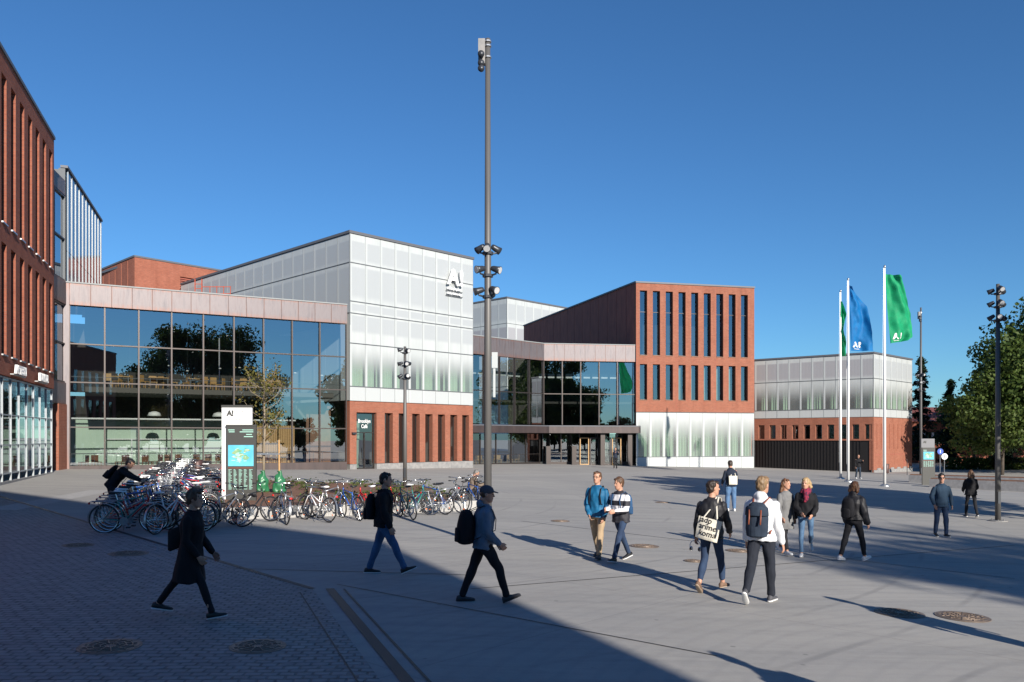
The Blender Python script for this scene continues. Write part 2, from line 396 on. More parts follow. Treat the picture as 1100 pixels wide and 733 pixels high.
def sides(v): return v if isinstance(v, (tuple, list)) else (v, v)
def person(px, py, H, head, label, top, legs, shoes, hair, vox=.010, lean=3, leg=((0, 0, 0), (0, 0, 0)), arms=((0, 6, 10, 0), (0, 6, 10, 0)),
           fem=False, hem=-.10, flare=0.0, skirt=None, puff=0.0, look=0, nod=0, longhair=0, cap=None, hood=False, scarf=None, turn=0, group='people crossing the square',
           sole=None, pose=None, slim=1.0, legslim=1.0, cuff=.03, sunglasses=False, loc=None, stripes=None, zoff=0, sleeve=None, hairv=1.0):
    k = H / 1.75
    x, y = loc[:2] if loc else at(px, py)
    root = thing('person', label, 'person', (x, y, gz(x) + zoff), -R(head), group)
    V3 = lambda a, b, c: Vector((a, b, c))
    sw = .175 * (.9 if fem else 1) * slim; hw = .088
    L = R(lean); S = V3(0, math.sin(L), math.cos(L)); Xx = V3(math.cos(R(turn)), -math.sin(R(turn)), 0); Y = S.cross(V3(1, 0, 0)) * 1.0
    Y = V3(0, math.cos(L), -math.sin(L)); Yt = (Y * math.cos(R(turn)) + V3(1, 0, 0) * math.sin(R(turn)))
    C = V3(0, 0, 0); J = {}
    J['neck'] = C + S * .50
    ft = []
    for i, sd in enumerate((-1, 1)):
        a, kn, f = leg[i][:3]; spl = leg[i][3] if len(leg[i]) > 3 else .03
        hip = V3(sd * hw, 0, -.02)
        kne = hip + V3(sd * spl, math.sin(R(a)), -math.cos(R(a))).normalized() * .43
        ank = kne + V3(-sd * spl * .3, math.sin(R(a - kn)), -math.cos(R(a - kn))).normalized() * .41
        fd = V3(sd * .10, math.cos(R(f)), math.sin(R(f))).normalized(); fu = V3(0, -math.sin(R(f)), math.cos(R(f)))
        J[i] = (hip, kne, ank, fd, fu)
        ft.append(min((ank - fu * .085 - fd * .06).z, (ank - fu * .085 + fd * .18).z))
    z0 = min(ft)
    off = V3(0, 0, -z0) if pose != 'sit' else V3(0, 0, .50)
    def T(p): return (Vector(p) + off) * k
    for i in (0, 1): h_, kn_, an_, fd, fu = J[i]; J[i] = (T(h_), T(kn_), T(an_), fd, fu)
    neck = T(J['neck']); hipc = T(C)
    J['neck'] = neck
    body = MB(); jk = MB(); tr = MB()
    def tors(mb, spec, e):
        loft(mb, [(hipc + S * t * k, Xx.lerp(V3(1, 0, 0), max(0, min(1, 1 - t / .4))) * (rx * slim + e) * k, Y * (ry + e) * k) for t, rx, ry in spec], 18)
    ch = .92 if fem else 1
    spec = [(-.11, .10, .08), (-.07, .155, .11), (0, .165, .12), (.10, .142 * ch, .105), (.22, .150 * ch, .112), (.34, .172 * ch, .12 + (.01 if fem else 0)), (.42, .165 * ch, .102), (.465, .125 * ch, .085), (.51, .062, .062), (.56, .054, .056), (.62, .053, .056)]
    tors(body, spec, 0)
    # head
    hy_, hn = R(look), R(nod)
    Rm = Matrix.Rotation(-hy_, 3, 'Z') @ Matrix.Rotation(-hn - L * .4, 3, 'X')
    hc = neck + (S * .082 + Rm @ V3(0, .015, .105)) * k
    HP = lambda a, b, c: hc + (Rm @ V3(a, b, c)) * k
    HV = lambda a, b, c: (Rm @ V3(a, b, c)) * k
    loft(body, [(HP(0, o, z), HV(rx, 0, 0), HV(0, ry, 0)) for z, rx, ry, o in
                [(-.122, .020, .018, .062), (-.112, .036, .036, .050), (-.09, .052, .062, .032), (-.055, .062, .082, .012), (-.01, .070, .092, .002), (.035, .074, .096, -.003), (.075, .068, .088, -.008), (.103, .048, .062, -.012), (.118, .02, .026, -.012)]], 20)
    loft(body, [(HP(0, .086, .028), HV(.008, 0, 0), HV(0, .008, 0)), (HP(0, .098, -.005), HV(.011, 0, 0), HV(0, .012, 0)), (HP(0, .108, -.026), HV(.016, 0, 0), HV(0, .015, 0)), (HP(0, .094, -.038), HV(.010, 0, 0), HV(0, .008, 0))], 8)
    body.ell(HP(0, .084, .034), (.045 * k, .012 * k, .008 * k), 10, 6, Rm); body.ell(HP(0, .082, -.058), (.022 * k, .013 * k, .010 * k), 8, 6, Rm)
    for sd in (-1, 1): body.ell(HP(sd * .073, -.004, -.008), (.012 * k, .02 * k, .032 * k), 8, 6, Rm)
    # arms
    AR = []
    for i, sd in enumerate((-1, 1)):
        s_, ab, el, inw = arms[i][:4]
        sh = neck + (-S * .072 + Xx * sd * sw) * k
        ud = (V3(0, math.sin(R(s_ + lean)), -math.cos(R(s_ + lean))) + V3(sd * math.tan(R(ab)), 0, 0)).normalized()
        ev = sh + ud * .285 * k
        fa = V3(sd * math.tan(R(ab)) * .5 - sd * math.sin(R(inw)), math.sin(R(s_ + el + lean)) * math.cos(R(inw)), -math.cos(R(s_ + el + lean)) * math.cos(R(inw))).normalized()
        wr = ev + fa * .25 * k
        AR.append((sh, ev, wr, fa))
        limb(body, [sh, sh.lerp(ev, .4), ev, ev.lerp(wr, .35), wr, wr + fa * .02 * k], [r * k for r in (.052, .046, .038, .039, .026, .026)])
        # hand
        pn = V3(-sd, 0, 0); pn = (pn - fa * pn.dot(fa)).normalized(); w_ = fa.cross(pn) * 1.0
        if w_.dot(V3(0, 1, .4)) < 0: w_ = -w_
        loft(body, [(wr + fa * t * k, w_ * a * k, pn * b * k) for t, a, b in ((.0, .026, .02), (.03, .034, .016), (.07, .040, .014), (.088, .038, .011))], 12)
        cu = arms[i][4] if len(arms[i]) > 4 else 22
        for j in range(4):
            b0 = wr + (fa * .080 + w_ * (.0315 - .021 * j)) * k; pts = [b0]; ang = cu * .4 + 5 * j * .5
            ln = (.030, .034, .032, .025)[j]
            spr = w_ * (.06 - .04 * j)
            for q in range(3):
                dd = (fa * math.cos(R(ang)) + pn * math.sin(R(ang)) + spr).normalized(); pts.append(pts[-1] + dd * ln * (1, .75, .6)[q] * k); ang += cu
            limb(body, pts, [max(.0085, vox * .85) * k * q for q in (1, 1, .95, .85)], 8)
        b0 = wr + (fa * .022 + w_ * .022) * k; d1 = (fa * .75 + w_ * .65 + pn * .2).normalized(); d2 = (fa * .95 + w_ * .15 + pn * .25).normalized()
        limb(body, [b0, b0 + d1 * .040 * k, b0 + d1 * .040 * k + d2 * .03 * k, b0 + d1 * .04 * k + d2 * .052 * k], [r * k for r in (.014, .0115, .0105, .009)], 8)
    for i in (0, 1):
        h_, kn_, an_, fd, fu = J[i]
        bs = min(1, legslim) * .92
        limb(body, [h_, h_.lerp(kn_, .35), kn_, kn_.lerp(an_, .3), kn_.lerp(an_, .8), an_], [r * k * q_ for r, q_ in ((.085, .9), (.078, bs), (.052, bs), (.052, bs), (.036, 1), (.036, 1))])
        limb(body, [an_ - fu * .045 * k - fd * .03 * k, an_ - fu * .05 * k + fd * .08 * k, an_ - fu * .06 * k + fd * .16 * k], [r * k for r in (.027, .026, .016)])
    bo = remesh(body, 'body', SKIN, root, vox, 1)
    for sd in (-1, 1):
        mb = MB(); mb.ell(HP(sd * .030, .0845, .008), (.014 * k, .009 * k, .007 * k), 8, 6, Rm); mb.build('eye', EYE_M, root, True)
    mb = MB(); mb.ell(HP(0, .0945, -.060), (.021 * k, .006 * k, .006 * k), 8, 6, Rm); mb.build('mouth', LIP, root, True)
    if sunglasses:
        mb = MB()
        for sd in (-1, 1): mb.ell(HP(sd * .032, .100, .008), (.026 * k, .006 * k, .018 * k), 10, 6, Rm); mb.tube([HP(sd * .055, .095, .012), HP(sd * .077, .02, .012)], .003, 4)
        mb.tube([HP(-.01, .108, .014), HP(.01, .108, .014)], .003, 4); mb.build('glasses', 'black_plastic', root, True)
    # jacket
    e = .027 + puff
    sp = [(hem, .168 + flare, .122 + flare * .8)] + [(t, a, b) for t, a, b in spec[1:9] if t > hem + .02]
    if hem < -.2: sp = [(hem, .175 + flare, .13 + flare), (hem * .5, .172 + flare * .6, .13 + flare * .5), (-.04, .168, .125)] + [q for q in sp[1:] if q[0] >= 0]
    sp[-1] = (.515, .075, .072)
    tors(jk, sp, e)
    loft(jk, [(neck + S * t * k + Y * .004, Xx * r * k, Y * r * k) for t, r in ((-.02, .085), (.02, .076), (.045, .070))], 16)
    for i in (0, 1):
        sh, ev, wr, fa = AR[i]
        sl = [sh + (ev - sh) * .0, sh.lerp(ev, .35), sh.lerp(ev, .8), ev, ev.lerp(wr, .3), ev.lerp(wr, .8), wr - fa * .005]
        limb(jk, sl, [(r + puff * .9) * k for r in (.058, .060, .056, .055, .052, .045, .042)])
    if hood: jk.ell(neck + (S * .03 - Y * .07) * k, (.10 * k, .06 * k, .075 * k), 12, 8)
    j = remesh(jk, 'jacket', top, root, max(vox, .011), 2, .015 if not puff else .017, 9 if not puff else 13)
    # trousers
    tors(tr, [(-.13, .09, .07), (-.09, .158, .115), (0, .165, .12), (.06, .152, .112)], .010)
    for i in (0, 1):
        h_, kn_, an_, fd, fu = J[i]; q = legslim
        limb(tr, [h_, h_.lerp(kn_, .3), h_.lerp(kn_, .75), kn_, kn_.lerp(an_, .3), kn_.lerp(an_, .75), kn_.lerp(an_, 1 - cuff)], [r * k for r in (.098, .092 * q, .074 * q, .068 * q, .066 * q, .055 * q, .053 * q)])
    remesh(tr, 'trousers', legs, root, max(vox, .011), 2, .013, 10)
    if skirt: pass
    # shoes
    for i in (0, 1):
        h_, kn_, an_, fd, fu = J[i]; sd = (-1, 1)[i]; W = fu.cross(fd).normalized()
        base = an_ - fu * .085 * k
        mb = MB(); rg = []
        for t, w2, hh in ((-.085, .012, .03), (-.072, .032, .075), (-.03, .037, .088), (.03, .037, .08), (.08, .043, .055), (.13, .045, .046), (.17, .036, .038), (.195, .014, .024)):
            rg.append((base + fd * t * k + fu * (.012 + hh * .5) * k, W * w2 * k, fu * hh * .5 * k))
        loft(mb, rg, 12)
        so_ = mb.build('shoe', shoes, root, True)
        mb = MB(); rg = []
        for t, w2 in ((-.088, .014), (-.07, .036), (.0, .037), (.08, .047), (.13, .048), (.175, .036), (.198, .012)): rg.append((base + fd * t * k + fu * .010 * k, W * w2 * k, fu * .011 * k))
        loft(mb, rg, 12); mb.build('sole', sole or 'white', so_, True)
    # hair
    if cap is None or longhair:
        hb = MB(); hv = hairv
        hb.ell(HP(0, -.020, .032), (.083 * k * hv, .098 * k * hv, .098 * k * hv), 16, 10, Rm); hb.ell(HP(0, -.045, -.015), (.074 * k, .066 * k, .085 * k), 14, 8, Rm)
        if cap is None: hb.ell(HP(.01, .045, .088), (.055 * k, .045 * k, .030 * k), 12, 8, Rm)
        if longhair:
            for sx in (-.058, 0, .058):
                limb(hb, [HP(sx, -.03, .03), HP(sx * 1.25, -.055, -.06), HP(sx * 1.4, -.07, -.06 - longhair * .5), HP(sx * 1.3, -.08, -.06 - longhair)], [r * k for r in (.05, .046, .045, .022)], 10)
        remesh(hb, 'hair', HAIR[hair], root, vox, 1, .012, 30)
    if cap is not None:
        mb = MB(); mb.ell(HP(0, -.01, .048), (.088 * k, .108 * k, .082 * k), 16, 10, Rm); loft(mb, [(HP(0, .07, .045), HV(.070, 0, 0), HV(0, .01, .008)), (HP(0, .12, .040), HV(.066, 0, 0), HV(0, .01, .008)), (HP(0, .165, .030), HV(.045, 0, 0), HV(0, .006, .005))], 12)
        remesh(mb, 'cap', cap, root, .008, 1)
        hb = MB(); hb.ell(HP(0, -.035, .0), (.079 * k, .075 * k, .07 * k), 14, 8, Rm); remesh(hb, 'hair', HAIR[hair], root, vox, 1, .006, 30)
    if scarf:
        mb = MB(); loft(mb, [(neck + (S * t + Y * o) * k, Xx * r * k, Y * r2 * k) for t, r, r2, o in ((-.05, .10, .09, .02), (-.01, .125, .125, .02), (.05, .115, .115, .015), (.09, .08, .085, .01))], 16)
        limb(mb, [neck + (Y * .12) * k, neck + (Y * .15 - S * .1) * k, neck + (Y * .145 - S * .2 + Xx * .03) * k], [.05 * k, .06 * k, .04 * k], 10)
        remesh(mb, 'scarf', scarf, root, .010, 1, .02, 22)
    root['_k'] = k
    return dict(root=root, J=J, neck=neck, S=S, Y=Y, X=Xx, AR=AR, k=k, hc=hc, hip=hipc)

def worn(P, name, label, cat, group=None):
    r = P['root']; t = thing(name, label, cat, r.location.copy(), r.rotation_euler.z, group); return t
def backpack(P, label, m, w_=.15, h=.46, d=.10, strapm=None, leather=False, pocket=True):
    t = worn(P, 'backpack', label, 'backpack', 'bags carried on backs'); k = P['k']; n, S, Y, X = P['neck'], P['S'], P['Y'], P['X']
    c = n - S * (.05 + h / 2) * k - Y * (.125 + d + .015) * k
    mb = MB(); loft(mb, [(c + S * q * h * .5 * k, X * w_ * a * k, Y * d * b * k) for q, a, b in ((-1.0, .55, .6), (-.92, .9, .95), (-.5, 1, 1.05), (.1, 1, 1), (.6, .92, .85), (.9, .7, .6), (1.0, .4, .3))], 20)
    remesh(mb, 'bag_body', m, t, .010, 1, .008, 9)
    if pocket:
        mb = MB(); loft(mb, [(c - S * (.12 - q * .1) * k - Y * d * .95 * k, X * w_ * a * k, Y * .035 * k) for q, a in ((-1, .4), (-.8, .7), (.5, .72), (1, .5))], 14); remesh(mb, 'front_pocket', m, t, .009, 1)
    for sd in (-1, 1):
        mb = MB(); sh = P['AR'][0 if sd < 0 else 1][0]; q = n.lerp(sh, .62)
        limb(mb, [c + S * h * .42 * k + X * sd * .06 * k, q + S * .035 * k - Y * .03 * k + S * .03 * k, q + (Y * .10 + S * .01) * k, q + (Y * .155 - S * .12) * k, q + (Y * .15 - S * .28) * k + X * sd * .02, c - S * h * .38 * k + X * sd * w_ * k + Y * .06 * k], [.015 * k] * 6, 8, fl=.4)
        mb.build('strap', strapm or m, t, True)
    if leather:
        for sd in (-.5, .5):
            mb = MB(); lo = c + X * sd * w_ * k; mb.tube([lo + S * .14 * k - Y * (d + .012) * k, lo + S * .02 * k - Y * (d + .022) * k, lo - S * .06 * k - Y * (d + .04) * k], .012 * k, 6); mb.build('buckle_strap', leather, t, True)
        mb = MB(); loft(mb, [(c + S * (.06 + q * .13) * k - Y * .02 * k, X * w_ * 1.04 * a * k, Y * (d + .012) * k) for q, a in ((0, .95), (.05, 1), (.8, .95), (1, .8))], 18); mb.build('flap', m, t, True)
    return t
def tote(P, label, m, side, w_=.36, h=.36, lines=(), back=.16, drop=.52, tilt=0, size=.1, fwd=0, lat=0):
    """flat cloth bag hanging from the shoulder, on the back when back > 0"""
    t = worn(P, 'tote_bag', label, 'bag', 'cloth bags'); k = P['k']; n, S, Y, X = P['neck'], P['S'], P['Y'], P['X']
    q = n + X * side * .10 * k
    c = n + (X * (side * .02 + lat) - S * drop) * k - Y * back * k + Y * fwd * k
    Xr = (X * math.cos(R(tilt)) - S * math.sin(R(tilt))); Sr = (S * math.cos(R(tilt)) + X * math.sin(R(tilt)))
    mb = MB(); N = 12
    P1 = []
    for sgn in (1, -1):
        for i in range(N + 1):
            for j in range(N + 1):
                u = i / N - .5; v = j / N - .5; th = .035 * (1 - (2 * u) ** 2) * (1 - (2 * v) ** 4 * .6) * (1.25 - v) + .004 + .010 * noise.noise((u * 5, v * 5, 3.1 + sgn))
                P1.append(c + (Xr * u * w_ * (1 + .06 * v) + Sr * v * h - Y * sgn * th) * k)
    F = []
    for s_ in (0, 1):
        o = s_ * (N + 1) ** 2
        for i in range(N):
            for j in range(N):
                f = (o + i * (N + 1) + j, o + (i + 1) * (N + 1) + j, o + (i + 1) * (N + 1) + j + 1, o + i * (N + 1) + j + 1); F.append(f if s_ else f[::-1])
    mb._add(P1, F); mb.build('bag_body', m, t, True)
    for u in (-.3, .3):
        mb = MB(); limb(mb, [c + (Xr * u * w_ + Sr * h * .48 - Y * .01) * k, (c + Sr * h * .5).lerp(q + S * .03 * k, .6) + (-Y * .02 + Xr * u * .1) * k, q + (S * .045 - Y * .03 + X * u * .06) * k, q + (S * .03 + Y * .05 + X * u * .06) * k, q + (-S * .08 + Y * .13) * k], [.014 * k] * 5, 6, fl=.35)
        mb.build('handle', m, t, True)
    for (s, zz, xx) in lines:
        V, Fc = text_mesh(s, size, 0, size * .012, 'CENTER', 1.0)
        # nearly flat lettering wrapped onto the cloth
        pts = []
        for x_, y_, _ in V:
            u = (x_ + xx) / w_; v = (y_ + zz) / h; u = max(-.5, min(.5, u)); v = max(-.5, min(.5, v))
            th = .035 * (1 - (2 * u) ** 2) * (1 - (2 * v) ** 4 * .6) * (1.25 - v) + .004 + .010 * noise.noise((u * 5, v * 5, 4.1))
            pts.append(c + (Xr * u * w_ * (1 + .06 * v) + Sr * v * h - Y * (th + .006)) * k)
        mb = MB(); mb._add(pts, Fc); mb.build('print', 'black_plastic', t)
    return t

BLK = cloth('black_cloth', (.012, .012, .015)); BLK2 = cloth('black_trousers', (.016, .016, .020)); NAVY = cloth('navy_cloth', (.018, .025, .045))
JEAN = cloth('blue_jeans', (.07, .15, .28), (.04, .09, .19)); JEAN_D = cloth('dark_blue_jeans', (.030, .055, .11), (.02, .035, .075)); JEAN_M = cloth('faded_blue_jeans', (.11, .20, .32), (.05, .10, .19))
DKN = cloth('dark_navy_trousers', (.02, .024, .036)); KHAKI = cloth('khaki_trousers', (.42, .31, .20), (.33, .24, .15)); CREAM = cloth('cream_cotton', (.72, .68, .58), (.66, .62, .52), bump=.1)
WHITE_J = cloth('white_shell', (.72, .73, .75), (.64, .66, .70), .7); HOODIE = cloth('grey_blue_hoodie', (.16, .21, .28), (.11, .15, .21)); BLUEJ = cloth('petrol_blue_jacket', (.01, .13, .27), (.008, .085, .19), .6)
GREYC = cloth('grey_wool', (.20, .20, .20), (.13, .13, .135)); PUFF = cloth('black_quilted', (.022, .022, .026), None, .55, .3); DENIM = cloth('denim_jacket', (.03, .06, .10)); BROWNJ = cloth('brown_grey_jacket', (.20, .155, .12), (.13, .10, .08))
SH_BLK = mat('black_shoe', (.015, .015, .016), .5); SH_W = mat('white_shoe', (.70, .70, .69), .5); SH_BR = noisy('brown_suede', (.20, .12, .08), (.15, .09, .06), 20, .8); SH_G = mat('grey_shoe', (.07, .07, .08), .7); SH_DG = mat('dark_grey_shoe', (.05, .05, .055), .7)
CAPM = cloth('grey_cap', (.10, .10, .12)); SCARF = cloth('red_patterned_scarf', (.35, .03, .06), (.03, .02, .05), scale=22); LEATHER = mat('brown_leather', (.22, .06, .03), .5)

# near walkers (heading: 0 = away from the camera, 90 = to the right, 180 = towards the camera)
p = person(205, 664, 1.70, 90, 'woman in a long black coat striding right across the shaded cobbles', BLK, BLK2, SH_BLK, 'brown', .0075, 3, ((-31, 6, -8), (24, 4, 12)), ((8, 4, 28, 8), (-6, 5, 40, 6)), True, -.40, .045, nod=3, sole='white', legslim=.80, hairv=1.06)
t = worn(p, 'shoulder_bag', 'black shoulder bag tucked behind the woman in the long coat', 'bag')
k = p['k']; c = p['hip'] + p['S'] * .16 * k + Vector((.0, -.24, 0)) + Vector((-.2, 0, 0))
mb = MB(); loft(mb, [(c + Vector((0, 0, z)), Vector((.045 * a, 0, 0)), Vector((0, .15 * b, .05))) for z, a, b in ((-.15, .7, .8), (-.13, 1, 1), (.1, .9, 1), (.13, .5, .95))], 14); mb.build('bag_body', BLK, t, True)
mb = MB(); limb(mb, [c + Vector((0, -.1, .14)), p['neck'] + Vector((-.13, -.02, .02)), c + Vector((0, .14, .16))], [.012] * 3, 6); mb.build('strap', BLK, t, True)

p = person(412, 617, 1.80, 92, 'young man in dark jacket and blue jeans walking right past the bicycles', BLK, JEAN, SH_BLK, 'black', .0075, 2, ((-17, 3, 0), (28, 4, 24)), ((-4, 5, 15, 0), (6, 5, 14, 0)), nod=2, sole='white', puff=.010)
backpack(p, 'dark backpack on the man in blue jeans beside the bicycles', BLK, .14, .44, .085)
p = person(519, 647, 1.76, 80, 'man in grey hooded sweater and cap walking right behind the shadow edge', HOODIE, BLK2, SH_DG, 'brown', .0075, 3, ((-20, 2, 0), (30, 14, 22)), ((6, 6, 30, 6), (-2, 10, 46, 14)), nod=5, cap=CAPM, hood=True, look=12, puff=.006, sole=SH_DG)
backpack(p, 'bulging black backpack on the man in the grey cap', BLK, .17, .50, .125)
p = person(642, 600, 1.78, 208, 'man with glasses in petrol blue jacket and beige trousers walking beside a friend', BLUEJ, KHAKI, SH_G, 'brown', .0085, 1, ((16, 8, 10), (-14, 12, -12)), ((4, 9, 18, 12), (2, 10, 30, 28)), nod=-2, look=5, sunglasses=False, sole=SH_G, puff=.004)
backpack(p, 'dark backpack on the man in the petrol blue jacket', BLK, .14, .42, .07)
t = worn(p, 'spectacles', 'thin spectacles on the man in the petrol blue jacket', 'glasses')
t.location = p['root'].location; mb = MB(); hc = p['hc']
for sd in (-1, 1): mb.torus((hc.x + sd * .032, hc.y + .104, hc.z + .010), .021, .0025, 14, 4, 'y'); mb.tube([(hc.x + sd * .053, hc.y + .10, hc.z + .012), (hc.x + sd * .078, hc.y + .0, hc.z + .01)], .0022, 4)
mb.build('spectacle_frame', 'black_plastic', t)
CWH = mat('white_chest_band', (.72, .72, .74), .7)
def striped():
    m = mat('black_white_blocked_shell', (.02, .02, .025), .7); t = NT(m); s = t.n('ShaderNodeSeparateXYZ'); t.l(t.obj(), s.inputs[0]); z = s.outputs[2]
    b = lambda a, c: t.math('MULTIPLY', t.math('GREATER_THAN', z, a), t.math('LESS_THAN', z, c))
    m1 = t.math('ADD', b(1.22, 1.34), b(1.02, 1.12)); t.base(t.mix(m1, (.022, .022, .03), (.68, .68, .70))); return m
p = person(667, 603, 1.72, 228, 'young man in black and white block jacket and blue jeans walking left', striped(), JEAN_D, SH_BLK, 'brown', .0085, 3, ((26, 6, 10), (-22, 8, -14)), ((12, 8, 70, 20), (10, 8, 78, 25)), nod=6, look=12, sole='white', hairv=1.08, legslim=.9, puff=.01)
backpack(p, 'blue backpack behind the man in the black and white jacket', cloth('blue_backpack', (.03, .09, .2)), .13, .42, .07)

p = person(764, 637, 1.77, 38, 'man in black quilted jacket and rolled jeans walking away with headphones in hand', PUFF, JEAN_D, SH_BR, 'dark', .0070, 3, ((-4, 26, -38), (18, 6, 0)), ((-6, 10, 8, -4, 34), (16, 8, 20, 10)), nod=0, look=40, cuff=.16, sole=mat('tan_sole', (.35, .27, .2), .7), legslim=.92, puff=.006, turn=-6)
tote(p, 'white tote bag with big black letters on the back of a man', CREAM, 1, .37, .34, (('jadp', .095, -.06), ('arime', -.005, .0), ('koma', -.108, .02)), .205, .46, 12, .125, lat=.02)
t = worn(p, 'headphones', 'pale over-ear headphones held low in the left hand of the man with the tote', 'headphones')
wr = p['AR'][0][2] + p['AR'][0][3] * .13 + Vector((-.0, .0, -.04))
mb = MB(); pts = [wr + Vector((math.cos(R(a)) * .095, 0, math.sin(R(a)) * .095)) for a in range(-30, 211, 20)]; mb.tube(pts, .009, 6); mb.build('headband', 'white', t, True)
for a in (-30, 210): mb = MB(); q = wr + Vector((math.cos(R(a)) * .085, 0, math.sin(R(a)) * .09)); mb.ell(q, (.028, .035, .042), 10, 8); o = mb.build('ear_cup', 'white', t, True); mb = MB(); mb.ell(q + Vector((0, -.02, 0)), (.018, .022, .03), 10, 8); mb.build('ear_pad', 'black_rubber', o, True)

p = person(818, 647, 1.93, 32, 'tall blond man in white jacket walking away with a navy backpack', WHITE_J, DKN, SH_G, 'sandy', .0070, 3, ((-20, 22, -44), (10, 2, 0)), ((0, 8, 10, 0), (-8, 10, 14, -6)), look=18, hood=True, sole='white', hem=-.08, puff=.008, legslim=1.0)
backpack(p, 'navy backpack with brown leather straps on the man in the white jacket', cloth('navy_canvas', (.03, .045, .07), (.02, .03, .05)), .155, .48, .095, LEATHER, LEATHER, False)

p = person(785, 549, 1.80, 352, 'man seen from behind in dark jacket and loose blue jeans farther off', NAVY, cloth('light_blue_jeans', (.10, .19, .33), (.07, .13, .25)), SH_W, 'dark', .010, 2, ((5, 2, 0), (-3, 2, 0)), ((8, 12, 40, 14), (6, 12, 36, 14)), legslim=1.22, flare=.02, nod=12)
tote(p, 'small cream tote bag on the back of the far man in dark jacket', CREAM, 1, .30, .30, (), .16, .38, 0, .1)
p = person(843, 596, 1.66, 160, 'brown haired woman in grey coat half hidden behind the white jacket', GREYC, BLK2, SH_W, 'auburn', .010, 2, ((-14, 12, -20), (16, 4, 6)), ((-4, 10, 12, 0), (12, 12, 16, 0)), True, -.34, .03, longhair=.22, look=-20, legslim=.8, cuff=.08)
t = worn(p, 'handbag', 'dark handbag hanging at the hip of the woman in the grey coat', 'bag'); mb = MB(); loft(mb, [(p['hip'] + Vector((-.24, -.02, z)), Vector((.05 * a, 0, 0)), Vector((0, .14 * a, 0))) for z, a in ((-.12, .8), (-.1, 1), (.1, .95), (.12, .6))], 12); mb.build('bag_body', BLK, t, True)
mb = MB(); limb(mb, [p['hip'] + Vector((-.24, -.1, .1)), p['neck'] + Vector((-.1, 0, .03)), p['hip'] + Vector((-.24, .1, .1))], [.012] * 3, 6); mb.build('strap', BLK, t, True)
p = person(866, 598, 1.70, 200, 'blond woman in black jacket, patterned red scarf and ripped light jeans', BLK, JEAN_M, SH_W, 'blond', .0085, 2, ((-6, 52, -52), (10, 4, 4)), ((10, 10, 40, 24), (8, 12, 50, 30)), True, -.04, 0, longhair=.05, look=22, scarf=SCARF, legslim=.80, cuff=.08, puff=.012, hairv=1.1)
t = worn(p, 'small_backpack', 'green grey bag behind the blond woman with the scarf', 'bag'); mb = MB(); mb.ell(p['hip'] + Vector((-.17, -.12, .2)), (.07, .09, .16), 12, 8); mb.build('bag_body', mat('sage_cloth', (.12, .16, .12), .8), t, True); mb = MB(); limb(mb, [p['hip'] + Vector((-.17, -.12, .3)), p['neck'] + Vector((-.1, -.02, .03))], [.014] * 2, 6); mb.build('strap', BLK, t, True)
p = person(917, 603, 1.70, 55, 'woman in shiny black puffer jacket and tight black trousers walking away', PUFF, BLK2, SH_W, 'auburn', .0085, 3, ((-20, 8, -6), (20, 4, 14)), ((-4, 12, 16, 4), (-6, 16, 26, 4)), True, -.02, 0, longhair=.06, puff=.03, legslim=.92, cuff=.10, hood=True, look=-10)
backpack(p, 'black backpack on the woman in the puffer jacket', BLK, .15, .42, .085)
p = person(1011, 577, 1.72, 184, 'man in dark blue jacket and jeans walking in the shade towards the camera', DENIM, JEAN_D, SH_BLK, 'black', .010, 2, ((8, 4, 4), (-5, 8, -6)), ((-4, 16, 30, 14), (-4, 18, 34, 14)), sunglasses=True, look=14, hairv=1.08, flare=.01)
p = person(1043, 556, 1.68, 10, 'woman in black walking away in the shade beside the dark lamp post', BLK, BLK2, SH_BLK, 'brown', .011, 2, ((16, 6, 0), (-16, 14, -22)), ((8, 14, 50, 20), (8, 14, 50, 20)), True, -.10, .02, longhair=.12, legslim=.85, sole='white', puff=.012)
p = person(661, 503.5, 1.78, 165, 'person in dark clothes standing before the entrance taking a photograph', NAVY, BLK2, SH_BLK, 'brown', .013, 0, ((3, 0, 0), (-3, 0, 0)), ((30, 10, 110, 20), (30, 10, 110, 20)), hem=-.05)
p = person(922, 514.5, 1.78, 178, 'person in black walking out of the dark gate hall behind the flagpoles', BLK, cloth('dark_jeans_far', (.03, .045, .07)), SH_W, 'brown', .013, 1, ((8, 6, 4), (-8, 8, -8)), ((40, 10, 80, 20), (0, 10, 20, 0)), look=10)
p = person(128, 572, 1.78, 84, 'man in black leaning over the parked bicycles with outstretched arms', BLK, BLK2, SH_BLK, 'black', .0095, 40, ((-6, 2, 0), (14, 6, 0)), ((14, 6, 6, 4), (22, 6, 4, 6)), nod=18, loc=at(120, 560))
backpack(p, 'black backpack on the man leaning over the bicycles', BLK, .14, .42, .07)
p = person(505, 560, 1.74, 78, 'grey haired man in brown jacket sitting behind the bicycles looking at his phone', BROWNJ, cloth('dark_trousers_sitter', (.03, .03, .035)), SH_BLK, 'grey', .0095, 14, ((78, 80, 0), (80, 76, 0)), ((26, 8, 60, 20), (30, 6, 66, 26)), nod=28, loc=(-1.45, 28.0), pose='sit', puff=.012)
SIT = p
t = worn(p, 'phone', 'dark phone held by the grey haired man sitting behind the bicycles', 'phone'); wr = p['AR'][1][2]; mb = MB(); mb.box(wr.x - .075, wr.x - .005, wr.y + .06, wr.y + .20, wr.z + .02, wr.z + .03); mb.build('phone_body', 'black_plastic', t)
